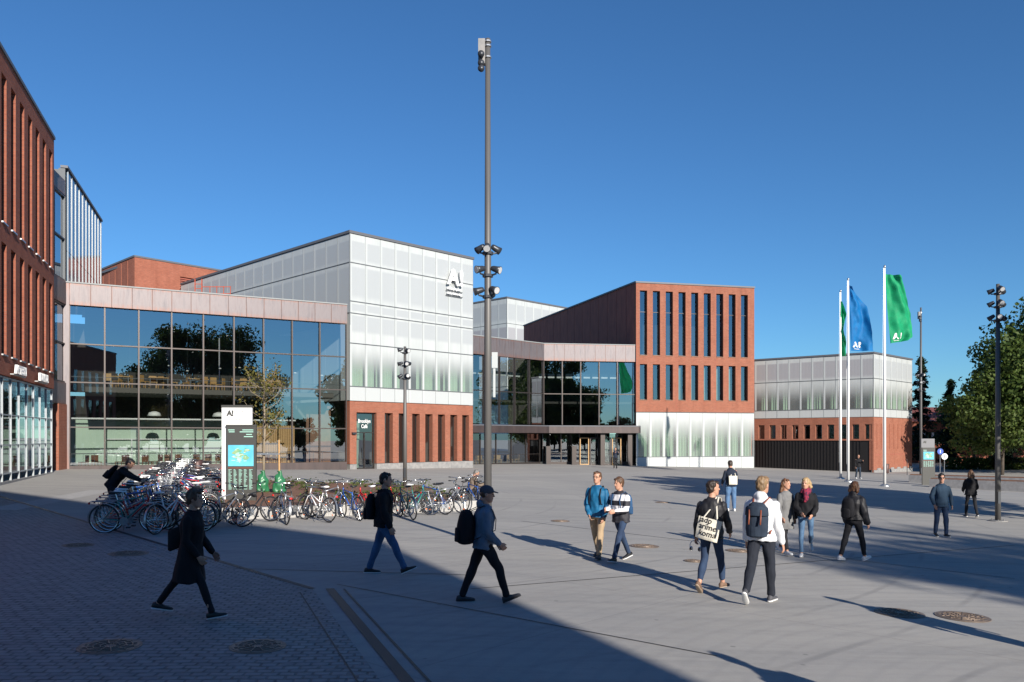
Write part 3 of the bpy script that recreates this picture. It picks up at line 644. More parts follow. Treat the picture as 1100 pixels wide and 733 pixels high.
# walkers outside the right edge whose shadows fall into the picture
p = person(0, 0, 1.80, 320, 'walker just outside the right edge whose long shadow reaches the iron cover', NAVY, DKN, SH_BLK, 'dark', .014, 2, ((-16, 8, -10), (18, 4, 8)), ((8, 8, 14, 0), (-8, 8, 12, 0)), loc=(7.0, 8.7), group='walkers outside the picture')
p = person(0, 0, 1.80, 320, 'second walker outside the right edge whose shadow falls at the bottom of the picture', GREYC, JEAN_D, SH_BLK, 'brown', .014, 2, ((-16, 8, -10), (18, 4, 8)), ((8, 8, 14, 0), (-8, 8, 12, 0)), loc=(4.3, 5.15), group='walkers outside the picture')
# ---------------------------------------------------------------- camera, light, sky
cam = bpy.data.cameras.new('camera'); cam.sensor_width = 36; cam.lens = FPX / 1100 * 36
cam.shift_y = (HY - 366.5) / 1100; cam.clip_end = 3000; cam.clip_start = .1
co = bpy.data.objects.new('camera', cam); COL.objects.link(co); co.location = (0, 0, EYE); co.rotation_euler = (R(90), 0, 0)
SC.camera = co
w = bpy.data.worlds.new('World'); SC.world = w; w.use_nodes = True
AZ, EL = 26.0, 21.0
sky = w.node_tree.nodes.new('ShaderNodeTexSky'); sky.sky_type = 'NISHITA'; sky.sun_disc = False
sky.sun_elevation = R(EL); sky.sun_rotation = R(180 - AZ); sky.air_density = 1.0; sky.dust_density = 0; sky.ozone_density = 3.0; sky.altitude = 30
bg = w.node_tree.nodes['Background']; tn = w.node_tree.nodes.new('ShaderNodeMix'); tn.data_type = 'RGBA'; tn.blend_type = 'MULTIPLY'; tn.inputs[0].default_value = 1; tn.inputs[7].default_value = (.36, .64, .89, 1)
w.node_tree.links.new(sky.outputs[0], tn.inputs[6]); w.node_tree.links.new(tn.outputs[2], bg.inputs[0]); bg.inputs[1].default_value = .09
sl = bpy.data.lights.new('sun', 'SUN'); sl.energy = 4.9; sl.angle = R(.55); sl.color = (1, .93, .83)
so = bpy.data.objects.new('sun', sl); COL.objects.link(so)
td = Vector((-math.sin(R(AZ)) * math.cos(R(EL)), math.cos(R(AZ)) * math.cos(R(EL)), -math.sin(R(EL))))
so.rotation_euler = td.to_track_quat('-Z', 'Y').to_euler(); so.location = (10, -20, 30)
SC.view_settings.view_transform = 'Standard'; SC.view_settings.look = 'None'; SC.view_settings.gamma = 1; SC.view_settings.exposure = .6
SC.render.film_transparent = False
try:
    SC.cycles.max_bounces = 7; SC.cycles.transparent_max_bounces = 24; SC.cycles.diffuse_bounces = 3; SC.cycles.glossy_bounces = 4
    SC.cycles.use_denoising = True; SC.cycles.caustics_reflective = False
except Exception: pass

# ---------------------------------------------------------------- ground
def ground_mat():
    m = mat('grey_paving', (.24, .24, .24), .85, 0, .25); t = NT(m); w_ = t.gen_world()
    n = t.noise(w_, .35, 6, .6); n2 = t.noise(w_, 6, 6, .7); n3 = t.noise(w_, 55, 3, .8)
    st = t.noise(t.mapping(w_, (.16, 1.9, 1), (0, 0, R(-10))), 1.0, 8, .72)
    c = t.ramp(n, [(.3, (.375, .355, .32)), (.7, (.45, .425, .385))])
    c = t.mix(t.mr(st, .45, .62, 0, .55), c, (.255, .25, .24))
    c = t.mix(t.mr(n2, .40, .75, 0, .5), c, (.46, .445, .415))
    c = t.mix(t.mr(n3, .25, .8, 0, .45), c, (.24, .24, .235))
    br = t.n('ShaderNodeTexBrick'); t.l(t.mapping(w_, (1, 1, 1), (0, 0, R(41))), br.inputs['Vector'])
    br.inputs['Scale'].default_value = 1; br.inputs['Brick Width'].default_value = 6.2; br.inputs['Row Height'].default_value = 5.4; br.offset = 0
    br.inputs['Mortar Size'].default_value = .012; br.inputs['Mortar Smooth'].default_value = 0
    c = t.mix(t.math('MULTIPLY', br.outputs['Fac'], .28), c, (.15, .15, .15))
    # arcs left by a sweeping machine
    wv = t.n('ShaderNodeTexWave', wave_type='RINGS', rings_direction='Z'); t.l(t.mapping(w_, (1, 1, 0), (0, 0, 0), (-7.5, -5.5, 0)), wv.inputs[0])
    wv.inputs['Scale'].default_value = .9; wv.inputs['Distortion'].default_value = 1.5; wv.inputs['Detail'].default_value = 3
    c = t.mix(t.mr(wv.outputs['Fac'], .7, 1, 0, .16), c, (.22, .22, .22))
    # worn patches, spots of dirt and tyre marks
    n4 = t.noise(w_, .13, 3, .5); c = t.mix(t.mr(n4, .42, .62, 0, .30), c, (.24, .24, .245))
    vo = t.n('ShaderNodeTexVoronoi'); t.l(w_, vo.inputs['Vector']); vo.inputs['Scale'].default_value = 1.3
    c = t.mix(t.mr(vo.outputs['Distance'], .035, .055, .55, 0), c, (.14, .14, .14))
    ty = t.n('ShaderNodeTexWave', wave_type='RINGS', rings_direction='Z'); t.l(t.mapping(w_, (1, 1, 0), (0, 0, 0), (14, -31, 0)), ty.inputs[0]); ty.inputs['Scale'].default_value = .23; ty.inputs['Distortion'].default_value = .6; ty.inputs['Detail'].default_value = 1
    c = t.mix(t.math('MULTIPLY', t.mr(ty.outputs['Fac'], .975, 1, 0, .35), t.mr(n, .45, .6)), c, (.15, .15, .15))
    t.base(c); t.bump(n3, .35, .004); return m
M['ground'] = ground_mat()
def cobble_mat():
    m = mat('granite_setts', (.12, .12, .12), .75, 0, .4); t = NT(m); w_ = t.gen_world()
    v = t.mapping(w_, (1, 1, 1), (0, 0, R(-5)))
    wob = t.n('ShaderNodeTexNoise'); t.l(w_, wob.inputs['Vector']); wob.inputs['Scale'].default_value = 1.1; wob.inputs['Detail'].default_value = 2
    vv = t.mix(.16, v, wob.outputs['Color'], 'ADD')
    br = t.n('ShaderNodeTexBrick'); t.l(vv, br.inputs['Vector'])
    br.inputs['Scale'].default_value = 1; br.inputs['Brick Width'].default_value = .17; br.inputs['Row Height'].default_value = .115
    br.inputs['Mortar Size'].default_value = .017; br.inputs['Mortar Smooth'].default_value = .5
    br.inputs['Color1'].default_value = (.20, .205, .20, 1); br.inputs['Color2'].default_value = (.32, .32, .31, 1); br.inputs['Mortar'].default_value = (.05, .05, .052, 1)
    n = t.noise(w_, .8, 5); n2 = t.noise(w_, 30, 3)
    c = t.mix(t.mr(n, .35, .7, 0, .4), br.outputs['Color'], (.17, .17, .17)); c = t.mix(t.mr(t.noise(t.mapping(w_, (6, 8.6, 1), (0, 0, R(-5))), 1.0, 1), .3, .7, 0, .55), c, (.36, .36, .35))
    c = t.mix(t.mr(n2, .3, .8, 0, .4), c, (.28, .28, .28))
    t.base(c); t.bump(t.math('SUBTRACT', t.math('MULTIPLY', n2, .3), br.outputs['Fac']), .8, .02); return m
M['cobble'] = cobble_mat()
M['iron'] = noisy('cast_iron_cover', (.17, .13, .10), (.25, .19, .15), 9, .6, .4, bump=.3)
M['drain'] = mat('drain_slot', (.03, .03, .032), .6, .3)
M['pale_slab'] = noisy('pale_concrete_kerb', (.42, .41, .39), (.34, .33, .32), 5, .85, coord='obj')

def sheet(poly_or_grid, dz, name, m, label=None):
    mb = MB()
    pts = [(x, y, gz(x) + dz) for x, y in poly_or_grid]
    mb._add(pts, [tuple(range(len(pts)))])
    o = mb.build(name, m); tag(o, kind='structure'); return o
mb = MB()
xs = [-900, -300, -120, -46, 0, 46, 120, 300, 900]; ys = [-500, -100, 0, 50, 100, 200, 500, 1500]
P = [(x, y, gz(x)) for y in ys for x in xs]; nx = len(xs)
mb._add(P, [(j * nx + i, j * nx + i + 1, (j + 1) * nx + i + 1, (j + 1) * nx + i) for j in range(len(ys) - 1) for i in range(nx - 1)])
tag(mb.build('ground', 'ground'), kind='structure')
c0 = at(336, 633); c1 = at(410, 733); dv = (c1[0] - c0[0], c1[1] - c0[1]); c1 = (c0[0] + dv[0] * 1.9, c0[1] + dv[1] * 1.9)
tp = at(150, 578); dt = (tp[0] - c0[0], tp[1] - c0[1]); c2 = (c0[0] + dt[0] * 3.1, c0[1] + dt[1] * 3.1)
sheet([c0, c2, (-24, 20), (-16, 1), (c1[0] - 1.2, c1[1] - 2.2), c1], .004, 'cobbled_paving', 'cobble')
def strip(a, b, w_, dz, name, m):
    a = Vector(a); b = Vector(b); d = (b - a).normalized(); n = Vector((-d.y, d.x)) * w_ / 2
    return sheet([a + n, a - n, b - n, b + n], dz, name, m)
strip(c0, c2, .10, .009, 'drain_channel', 'drain')
off = .17
strip((c0[0] + off + .08, c0[1] + .05), (c1[0] + off + .08, c1[1]), .13, .009, 'drain_channel', 'drain')
strip((c0[0] + off + .30, c0[1] + .05), (c1[0] + off + .30, c1[1]), .03, .009, 'paving_joint', 'drain')
strip((c0[0] - .12, c0[1] - .3), (c1[0] - .12, c1[1] - .3), .02, .009, 'paving_joint', 'drain')
strip(at(362, 628), at(770, 705), .025, .006, 'paving_joint', 'drain')
strip(at(250, 611), at(500, 618), .03, .007, 'paving_joint', 'drain')
strip(at(0, 548), at(110, 527), .9, .005, 'pale_path_band', 'pale_slab')
for k, (a, b) in enumerate([((378, 513.5), (690, 508.5)), ((700, 521), (985, 535)), ((985, 535), (1099, 541)), ((505, 633), (1090, 586)), ((560, 560), (1090, 622))]):
    strip(at(*a), at(*b), (.5, .35, .35, .03, .03)[k], .005, 'pale_path_band' if k < 3 else 'paving_joint', 'pale_slab' if k < 3 else 'drain')
# manhole covers
def manhole(px, py, r, label):
    x, y = at(px, py); t = thing('manhole_cover', label, 'manhole cover', (x, y, gz(x)), 0, 'round iron covers in the paving')
    t.rotation_euler = (0, math.atan(.025), 0)
    mb = MB(); mb.tube([(0, 0, .003), (0, 0, .010)], r, 36); mb.build('cover_ring', 'iron', t)
    mb = MB(); mb.tube([(0, 0, .004), (0, 0, .014)], r * .9, 36)
    for q in (.3, .5, .7): mb.torus((0, 0, .014), r * q, .010, 30, 4, 'z')
    for k in range(12):
        a = k * PI / 6; mb.tube([(r * .2 * math.cos(a), r * .2 * math.sin(a), .015), (r * .82 * math.cos(a), r * .82 * math.sin(a), .015)], .009, 4)
    mb.build('cover_plate', 'iron', t)
for a in [(118, 695, .33, 'larger left iron cover set in the dark cobbles in the foreground'), (277, 695, .31, 'iron cover in the foreground cobbles, nearest the drain channel'),
          (138, 595, .36, 'dark shaded cover behind the woman in the long coat'), (84, 586, .30, 'shaded cover near the left picture edge in the cobbles'),
          (1034, 663, .36, 'rusty brown sunlit cover at the lower right beside a long shadow'), (966, 659, .34, 'iron cover lying inside the long shadow at the lower right'),
          (692, 587, .34, 'brown cover beside the walker in the black and white jacket'), (794, 592, .3, 'cover behind the legs of the man in the white jacket'),
          (602, 560, .28, 'small cover on the paving left of the man in the blue jacket'), (745, 603, .2, 'dark cover beside the man with the printed tote bag'),
          (712, 540, .3, 'cover in the middle distance left of the far man with the tote'), (1020, 700, .0, '')]:
    if a[2]: manhole(*a)
# ---------------------------------------------------------------- buildings
class Bld:
    def __init__(s, name, label, p, cat='building'):
        s.loc = (p[0], p[1], gz(p[0])); s.root = thing(name, label, cat, s.loc)
    def part(s, name, mb, mats, parent=None, smooth=False, label=None):
        ploc = Vector(s.loc)
        o = mb.build(name, mats, parent or s.root, smooth, loc=s.loc)
        if label: o['label'] = label
        return o
def row(mb, u0, u1, z0, z1, holes, v0, v1):
    """solid wall between u0 and u1 with full-height gaps"""
    a = u0
    for h0, h1 in holes:
        if h0 - a > .001: mb.box(a, h0, v0, v1, z0, z1)
        a = h1
    if u1 - a > .001: mb.box(a, u1, v0, v1, z0, z1)
def F(p0, p1):
    m, L = frame(p0, p1); return MB(m), m, L
def window(B, m, u0, u1, z0, z1, v, glassm='glass_win', frame_m='mullion', t=.05, bars=(), name='window'):
    mb = MB(m); d = .08
    mb.box(u0, u0 + t, v, v + d, z0, z1); mb.box(u1 - t, u1, v, v + d, z0, z1)
    mb.box(u0 + t, u1 - t, v, v + d, z0, z0 + t); mb.box(u0 + t, u1 - t, v, v + d, z1 - t, z1)
    for b in bars: mb.box(u0 + t, u1 - t, v + .005, v + d, b - .025, b + .025)
    w_ = B.part(name, mb, frame_m)
    mb = MB(m); mb.quad((u0 + t, v + .05, z0 + t), (u1 - t, v + .05, z0 + t), (u1 - t, v + .05, z1 - t), (u0 + t, v + .05, z1 - t))
    B.part('pane', mb, glassm, w_)
    return w_
def curtain(mb, u0, u1, z0, z1, v, amp=.06, wl=.22):
    n = max(6, int((u1 - u0) / wl * 6)); ph = random.random() * 6
    P = []
    for i in range(n + 1):
        u = u0 + (u1 - u0) * i / n; o = amp * math.sin(u / wl * 2 * PI + ph) + amp * .5 * math.sin(u / wl * 3.7 + ph)
        P += [(u, v + o, z0), (u, v + o, z1)]
    mb._add(P, [(2 * i, 2 * i + 2, 2 * i + 3, 2 * i + 1) for i in range(n)])
def panels(B, m, u0, n, pitch, levels, v=0.0):
    """white profiled-glass cladding: levels = [(z0, z1, material, (va, vb))]; va..vb maps the soft rectangle"""
    for (z0, z1, mt, (va, vb)) in levels:
        if mt == 'frit_clear':
            for k in range(n):
                mb = MB(m); a = u0 + k * pitch
                mb.quad((a + .015, v, z0 + .02), (a + pitch - .015, v, z0 + .02), (a + pitch - .015, v, z1 - .02), (a + .015, v, z1 - .02), ((0, va), (1, va), (1, vb), (0, vb)))
                B.part('frosted_window', mb, mt)
        else:
            mb = MB(m)
            for k in range(n):
                a = u0 + k * pitch
                mb.box(a + .015, a + pitch - .015, v, v + .06, z0 + .02, z1 - .02, ((0, va), (1, va), (1, vb), (0, vb)))
            B.part('cladding_row', mb, mt)
def rails(B, m, u0, n, pitch, zs, z0, z1, v=0.0, mat_='joint', fin='joint_soft'):
    mb = MB(m); mb.cur = 0
    for z in zs: mb.box(u0, u0 + n * pitch, v - .022, v + .05, z - .030, z + .030)
    mb.cur = 1
    for k in range(n + 1):
        a = u0 + k * pitch; mb.box(a - .012, a + .012, v - .012, v + .055, z0, z1)
    B.part('cladding_rail', mb, [mat_, fin])

# ---- left brick building
A1 = (-23.74, 41.5); A0 = (A1[0] + 22 * .334, A1[1] - 22 * .943)
B = Bld('brick_building', 'tall red brick building with deep narrow window slots at the left picture edge', A0)
_, m, L = F(A0, A1)
zb = .45
mb = MB(m)
P = 1.5; hw = .78; n = int((L - .5) / P)
us = [L - .42 - hw - k * P for k in range(n)][::-1]; holes = [(u, u + hw) for u in us]
mb.box(0, L, 0, .5, 17.0, 17.85); row(mb, 0, L, 11.0, 17.0, holes, 0, .5); mb.box(0, L, 0, .5, 10.25, 11.0)
row(mb, 0, L, 5.7, 10.25, holes, 0, .5); mb.box(0, L, 0, .5, 4.93, 5.7)
B.part('wall', mb, 'brick_left')
mb = MB(m); mb.box(-.05, L + .05, -.06, .62, 17.85, 18.0); B.part('roof_edge', mb, 'coping')
mb = MB(m); mb.box(0, .35, .55, 14, .2, 17.8); mb.box(L - .35, L, .5, 14, 5.0, 17.8); mb.box(.35, L - .35, 13.6, 14, .2, 17.8); B.part('side_wall', mb, 'brick_left')
mb = MB(m); mb.box(.35, L - .35, .62, 13.6, 17.3, 17.6); mb.box(.35, L - .35, .62, 13.6, 10.4, 10.8); mb.box(.35, L - .35, .62, 13.6, 5.0, 5.4); mb.box(.35, L - .35, 4.5, 4.7, .4, 17.3); B.part('floor_slab', mb, 'inner_mid')
for (u0, u1) in holes:
    for z0, z1, bars in ((11.0, 17.0, (15.3,)), (5.7, 10.25, (8.9,))):
        window(B, m, u0, u1, z0 + .06, z1, .40, bars=bars)
        mb = MB(m); mb.box(u0, u1, -.07, .40, z0, z0 + .06); B.part('sill', mb, 'steel')
# ground floor glazing with aluminium fins
gp = 1.38; ng = int(L / gp)
for k in range(ng):
    a = L - (k + 1) * gp
    mb = MB(m)
    mb.quad((a + .03, .12, .95), (a + gp - .03, .12, .95), (a + gp - .03, .12, 4.85), (a + .03, .12, 4.85))
    B.part('shop_window', mb, 'glass_door')
mb = MB(m); mb.cur = 0
for k in range(ng + 1):
    a = L - k * gp; mb.box(a - .03 if k else a - .06, a + .03 if k else a, .07, .15, .62, 4.90)
for z in (.93, 2.1, 3.35, 4.87): mb.box(L - ng * gp, L - .08, .08, .13, z - .03, z + .03)
B.part('fin_grid', mb, 'mull_light')
mb = MB(m)
for k in range(26): mb.box(0.05, L - .1, .3, .36, 3.45 + k * .055, 3.47 + k * .055)
B.part('blind', mb, 'mull_light')
mb = MB(m); mb.box(0, L, .0, .45, .1, .62); B.part('plinth', mb, 'stone')
mb = MB(m); mb.box(.4, L - .4, 4.4, 4.48, .45, 2.6); B.part('inner_wall', mb, 'inner_green')
mb = MB(m); mb.box(0.4, L - .4, .5, 13.5, .50, .56); B.part('floor', mb, 'inner_mid')
for uu, s in ((L - 8.95, 'APTEEKKI'), (L - 4.5, 'KLINIKKA')):
    V, Fc = text_mesh(s, .50, .05, .012, 'LEFT', .80)
    mb = MB(m); mb._add([(uu + x, -.22 + (-z), 5.08 + y) for x, y, z in V], Fc); B.part('letter_sign', mb, 'white')
    mb = MB(m); mb.box(uu, uu + 2.1, -.16, -.02, 5.02, 5.06); B.part('sign_bracket', mb, 'steel')

# ---- link and tall white volume beside it
B = Bld('glass_link_building', 'narrow blue glass link and tall white ribbed volume behind the left brick building', A1)
L0 = (A1[0] - .45, A1[1] - .16); L1 = (-25.25, 45.25)
_, m, L = F((A1[0] - .6, A1[1] + .0), L1)
for z0, z1 in ((11.3, 13.6), (13.6, 16.0), (7.7, 9.85), (5.55, 7.7)):
    for k in range(2):
        mb = MB(m); a, b = k * L / 2 + .04, (k + 1) * L / 2 - .04
        mb.quad((a, .1, z0 + .04), (b, .1, z0 + .04), (b, .1, z1 - .04), (a, .1, z1 - .04)); B.part('window_pane', mb, 'glass')
mb = MB(m)
for k in range(3): mb.box(k * L / 2 - .04, k * L / 2 + .04, -.02, .14, 5.5, 16.0)
for z in (5.55, 7.7, 9.87, 11.28, 13.6, 16.0): mb.box(0, L, .0, .09, z - .04, z + .04)
B.part('mullion', mb, 'mullion')
mb = MB(m); mb.box(0, L, -.06, .3, 9.92, 11.22); B.part('copper_band', mb, 'copper')
for a_ in ((-.06, 4.3, 5.5), (-.02, 16.05, 16.9)): mb = MB(m); mb.box(0, L, a_[0], .3, a_[1], a_[2]); B.part('copper_band', mb, 'copper')
mb = MB(m); mb.box(L - 1.5, L, -.1, .5, .3, 4.28); B.part('pier', mb, 'brick')
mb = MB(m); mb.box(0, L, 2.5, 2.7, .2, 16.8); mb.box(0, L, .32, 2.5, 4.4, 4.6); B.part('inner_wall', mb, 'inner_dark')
T0 = (-25.15, 45.2); T1 = (-28.9, 56.3)
_, m, L = F(T0, T1)
panels(B, m, .3, 10, L / 10.4, [(11.0, 13.0, 'tall_panel', (0, 1)), (13.0, 17.6, 'tall_panel', (-.1, .95))])
mb = MB(m)
for k in range(11): mb.box(.3 + k * L / 10.4 - .03, .3 + k * L / 10.4 + .03, -.035, -.005, 11.1, 17.6)
B.part('vertical_fin', mb, 'mull_light')
mb = MB(m); mb.box(-.05, L + .2, -.08, .3, 17.62, 17.76); B.part('roof_edge', mb, 'coping')
mb = MB(m); mb.box(.0, .10, .07, .4, 11, 17.6); mb.box(L, L + .2, 0, 6, 11, 17.6); mb.box(.28, L, .3, 6, 17.3, 17.6); B.part('side_wall', mb, 'joint')

# ---- glass hall
H0 = (-25.1, 45.4); H1 = (-10.95, 53.05)
B = Bld('glass_hall', 'two storey glass hall with weathered copper band and cafe inside', H0)
_, m, L = F(H0, H1)
Cc = (-10.9, 53.8); dl = (-.717, .697); dr = (.697, .717)
hb = (Cc[0] + dl[0] * 13, Cc[1] + dl[1] * 13); hb0 = (-30.0, 54.6)
poly = [H0, H1, (Cc[0] + dl[0] * .4, Cc[1] + dl[1] * .4), hb, hb0]
def inset(poly, k):
    c = Vector((sum(p[0] for p in poly) / len(poly), sum(p[1] for p in poly) / len(poly)))
    return [tuple(Vector(p) + (c - Vector(p)).normalized() * k) for p in poly]
mb = MB(); mb.prism(inset(poly, .7), 10.6, 11.0); B.part('roof', mb, 'coping')
mi = m.inverted()
N = 9; bp = L / N
for r_, (z0, z1) in enumerate(((.82, 3.0), (3.0, 5.56), (5.56, 7.75), (7.75, 9.92))):
    for k in range(N):
        mb = MB(m); a, b = k * bp + .03, (k + 1) * bp - .03
        mb.quad((a, .12, z0 + .03), (b, .12, z0 + .03), (b, .12, z1 - .03), (a, .12, z1 - .03)); B.part('window_pane', mb, 'glass')
mb = MB(m)
for k in range(N + 1): mb.box(max(0, k * bp - .04), min(L, k * bp + .04), -.03, .16, .8, 9.9)
for z in (3.0, 5.56, 7.75): mb.box(0, L, .01, .11, z - .035, z + .035)
B.part('mullion', mb, 'mullion')
mb = MB(m)
for k in range(15): mb.box(k * L / 15 + .01, (k + 1) * L / 15 - .01, -.12, .35, 9.94, 11.16)
mb.box(-.3, -.005, -.12, .5, .5, 11.16)
B.part('copper_band', mb, 'copper')
mb = MB(m); mb.box(-.32, L, -.17, .5, 11.17, 11.24); B.part('roof_edge', mb, 'joint_soft')
mb = MB(m); mb.box(0, L, -.05, .3, .15, .8); B.part('plinth', mb, 'copper_dark')
mb = MB(); q = inset(poly, .9); mb.prism(q, 5.05, 5.35); B.part('upper_floor', mb, 'inner_mid')
mb = MB(); mb.prism(q, .35, .5); B.part('floor', mb, 'wood_brown')
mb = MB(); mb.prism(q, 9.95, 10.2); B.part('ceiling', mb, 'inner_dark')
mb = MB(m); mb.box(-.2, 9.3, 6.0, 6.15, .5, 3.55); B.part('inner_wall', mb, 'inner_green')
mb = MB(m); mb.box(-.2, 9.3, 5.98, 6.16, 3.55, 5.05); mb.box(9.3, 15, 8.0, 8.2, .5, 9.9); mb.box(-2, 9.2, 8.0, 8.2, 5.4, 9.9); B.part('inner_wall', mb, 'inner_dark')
mb = MB(m); 
for k in range(16): mb.box(11.3 + k * .16, 11.3 + k * .16 + .10, 5.2, 5.3, .5, 3.6)
mb.box(11.3, 13.9, 5.3, 5.4, .5, 3.6); B.part('slat_wall', mb, 'wood')
mb = MB(m); mb.box(14.2, 15.9, 3.2, 3.35, .5, 4.6); B.part('inner_wall', mb, 'wood_brown')
mb = MB(m); mb.cyl((-.2, 1.2, 3.52), (13, 1.2, 3.52), .055, seg=8); mb.cyl((2, 5.8, 2.3), (9, 5.8, 2.3), .04, seg=6); mb.cyl((3.5, 5.8, 2.3), (3.5, 5.8, .6), .04, seg=6); B.part('pipe', mb, 'white')
mb = MB(m); mb.box(0, L, .55, .62, 5.9, 5.93); mb.box(0, L, .55, .60, 1.45, 1.50)
for k in range(28): mb.box(k * .58 + .1, k * .58 + .12, .56, .60, .5, 1.45)
B.part('rail', mb, 'lamp_dark')
HALL = m

# ---- white block with the cafe
B = Bld('white_block_building', 'large white profiled glass block on red brick ground floor behind the tall lamp', Cc)
Lr = 11.3; Ll = 26.4
PL = (Cc[0] + dl[0] * Ll, Cc[1] + dl[1] * Ll); PR = (Cc[0] + dr[0] * Lr, Cc[1] + dr[1] * Lr)
lv = [(14.2, 16.15, 'frit_grey', (-.12, 1.35)), (11.6, 14.2, 'frit_grey', (-.12, 1.12)), (10.8, 11.6, 'frit_grey', (-.3, 1.3)), (8.77, 10.8, 'frit_grey', (-.7, 1.12))]
_, mR, _ = F(Cc, PR)
panels(B, mR, 0, 9, Lr / 9, lv + [(5.86, 8.77, 'frit_clear', (0, 1.12)), (4.88, 5.86, 'frit_white', (0, 1))])
rails(B, mR, 0, 9, Lr / 9, (14.2, 11.6, 10.8, 8.77, 5.86), 4.9, 16.1)
_, mL, _ = F(PL, Cc)
panels(B, mL, 0, 18, Ll / 18, [(14.2, 16.15, 'frit_grey', (-.12, 1.35)), (10.8, 14.2, 'frit_grey', (-.1, 1.1)), (4.9, 10.8, 'frit_white', (0, 1))])
rails(B, mL, 0, 18, Ll / 18, (14.2, 10.8), 10.0, 16.1)
mb = MB(mR); mb.box(-.08, Lr + .08, -.08, .4, 16.16, 16.34); mb.Mx = mL; mb.box(0, Ll + .06, -.08, .4, 16.165, 16.335); B.part('roof_edge', mb, 'coping')
mb = MB(mR); mb.box(.4, Lr - .1, .5, Ll - 1, 15.8, 16.1); mb.box(.1, Lr - .1, .5, 12, 8.8, 9.1); mb.box(.1, Lr - .1, .5, 12, 4.95, 5.3); mb.box(.1, Lr - .1, 7, 7.2, .2, 15.8); B.part('floor_slab', mb, 'inner_mid')
mb = MB(mR); mb.box(Lr - .3, Lr - .02, .07, Ll, 0, 16.1); B.part('end_wall', mb, 'white_metal')
for k, (a, b) in enumerate(((.1, 2.4), (2.5, 3.9), (4.0, 4.6), (6.1, 7.6), (7.6, 8.4), (8.7, 10.0), (10.0, 11.1))):
    mb = MB(mR); curtain(mb, a, b, 5.4, 8.75, .55); B.part('curtain', mb, 'curtain')
# brick ground floor
holes = [(.54, 2.2)] + [(2.9 + 1.215 * k, 2.9 + 1.215 * k + .70) for k in range(7)]
mb = MB(mR); mb.box(0, Lr, 0, .55, 4.12, 4.86); row(mb, 0, Lr, .62, 4.12, holes, 0, .55); B.part('wall', mb, 'brick')
mb = MB(mR); mb.box(0, .54, -.03, .55, .0, .6); mb.box(2.2, Lr, -.03, .55, -.2, .6); B.part('plinth', mb, 'stone')
for a, b in holes[1:]: window(B, mR, a, b, .62, 4.1, .38, 'glass_win', bars=())
d = window(B, mR, .56, 2.18, .25, 4.1, .22, 'glass_win', bars=(2.75,), t=.07, name='door')
mb = MB(mR); mb.box(1.30, 1.38, .21, .31, .3, 2.72); mb.box(1.22, 1.25, .14, .17, 1.0, 1.7); B.part('door_leaf_frame', mb, 'mullion', d)
for s, z, uu in (('Brooklyn', 3.42, .80), ('Café', 3.06, 1.06)):
    V, Fc = text_mesh(s, .36, .004, .006, 'LEFT', .82)
    mb = MB(mR); mb._add([(uu + x * .95, .205 - zz, z + y) for x, y, zz in V], Fc); B.part('lettering', mb, 'white', d)
mb = MB(mR); mb.box(.14, .42, -.16, -.0, 2.62, 2.76); B.part('wall_lamp', mb, 'lamp_dark')
mb = MB(mR); mb.box(.75, 1.75, 1.4, 1.5, .3, 4); B.part('inner_wall', mb, 'inner_green')
rc = [(.45, .5, .1), (.5, .25, .3), (.1, .35, .4), (.55, .45, .12), (.1, .3, .15), (.1, .4, .25), (.6, .6, .2)]
for k in range(7):
    a = holes[k + 1][0]; h = [1.1, .5, .7, .5, .6, .4, .9][k]
    mb = MB(mR); mb.ell((a + .33, .9 + .1 * (k % 3), .65 + h / 2 + (.7 if k in (4, 6) else 0)), (.16, .1, h / 2), 8, 6)
    mb.cyl((a + .33, .9, .4), (a + .33, .9, .8 + (.6 if k in (4, 6) else 0)), .03)
    o = mb.build('potted_display', mat('display_colour', rc[k], .7), None)
    o.data.transform(Matrix.Translation((0, 0, 0))); tag(o, ['pale patterned display behind the first narrow window from the cafe door', 'small display in the second narrow window from the cafe door', 'display seen in the third narrow window from the cafe door', 'low yellowish display in the fourth narrow window from the cafe door', 'green display in the fifth narrow window from the cafe door', 'small green display in the sixth narrow window from the cafe door', 'yellow display in the last narrow window of the brick ground floor'][k], 'display', 'displays in the narrow cafe windows')
# A! emblem
lg = thing('wall_logo', 'white A! emblem standing off the white glass block near its roof', 'logo', (PR[0], PR[1], 13))
lg.location = Vector(mR @ Vector((8.6, -.3, 13.4)))
def logo_on(m4, u, v, z, size, ch, parent, loc, matn, ex=.06, name='letter'):
    for s, du in ((ch[0], 0), (ch[1], size * .98)):
        V, Fc = text_mesh(s, size * 1.4, ex, size * .045, 'LEFT')
        mb = MB(m4); mb._add([(u + du + x, v - zz, z + y) for x, y, zz in V], Fc); mb.build(name, matn, parent, loc=loc)
def tiny_text(m4, u, v, z, w_, h, parent, loc, matn, seedv=1, d=.015, name='small_lettering'):
    rnd = random.Random(seedv); mb = MB(m4); a = u
    while a < u + w_:
        l = rnd.uniform(.35, 1.0) * h * 1.1; mb.box(a, min(a + l * .7, u + w_), v - d, v, z, z + h * rnd.uniform(.75, 1)); a += l
    return mb.build(name, matn, parent, loc=loc)
logo_on(mR, 8.5, -.28, 13.9, 1.14, 'A!', lg, tuple(lg.location), 'white')
V, Fc = text_mesh('Aalto-yliopisto', .29, .02, .008); mb = MB(mR); mb._add([(8.5 + x * .8, -.2 - z, 13.50 + y) for x, y, z in V], Fc); mb.build('small_lettering', 'white', lg, loc=tuple(lg.location))
V, Fc = text_mesh('Aalto University', .27, .02, .008); mb = MB(mR); mb._add([(8.5 + x * .8, -.2 - z, 13.15 + y) for x, y, z in V], Fc); mb.build('small_lettering', 'white', lg, loc=tuple(lg.location))
mb = MB(mR)
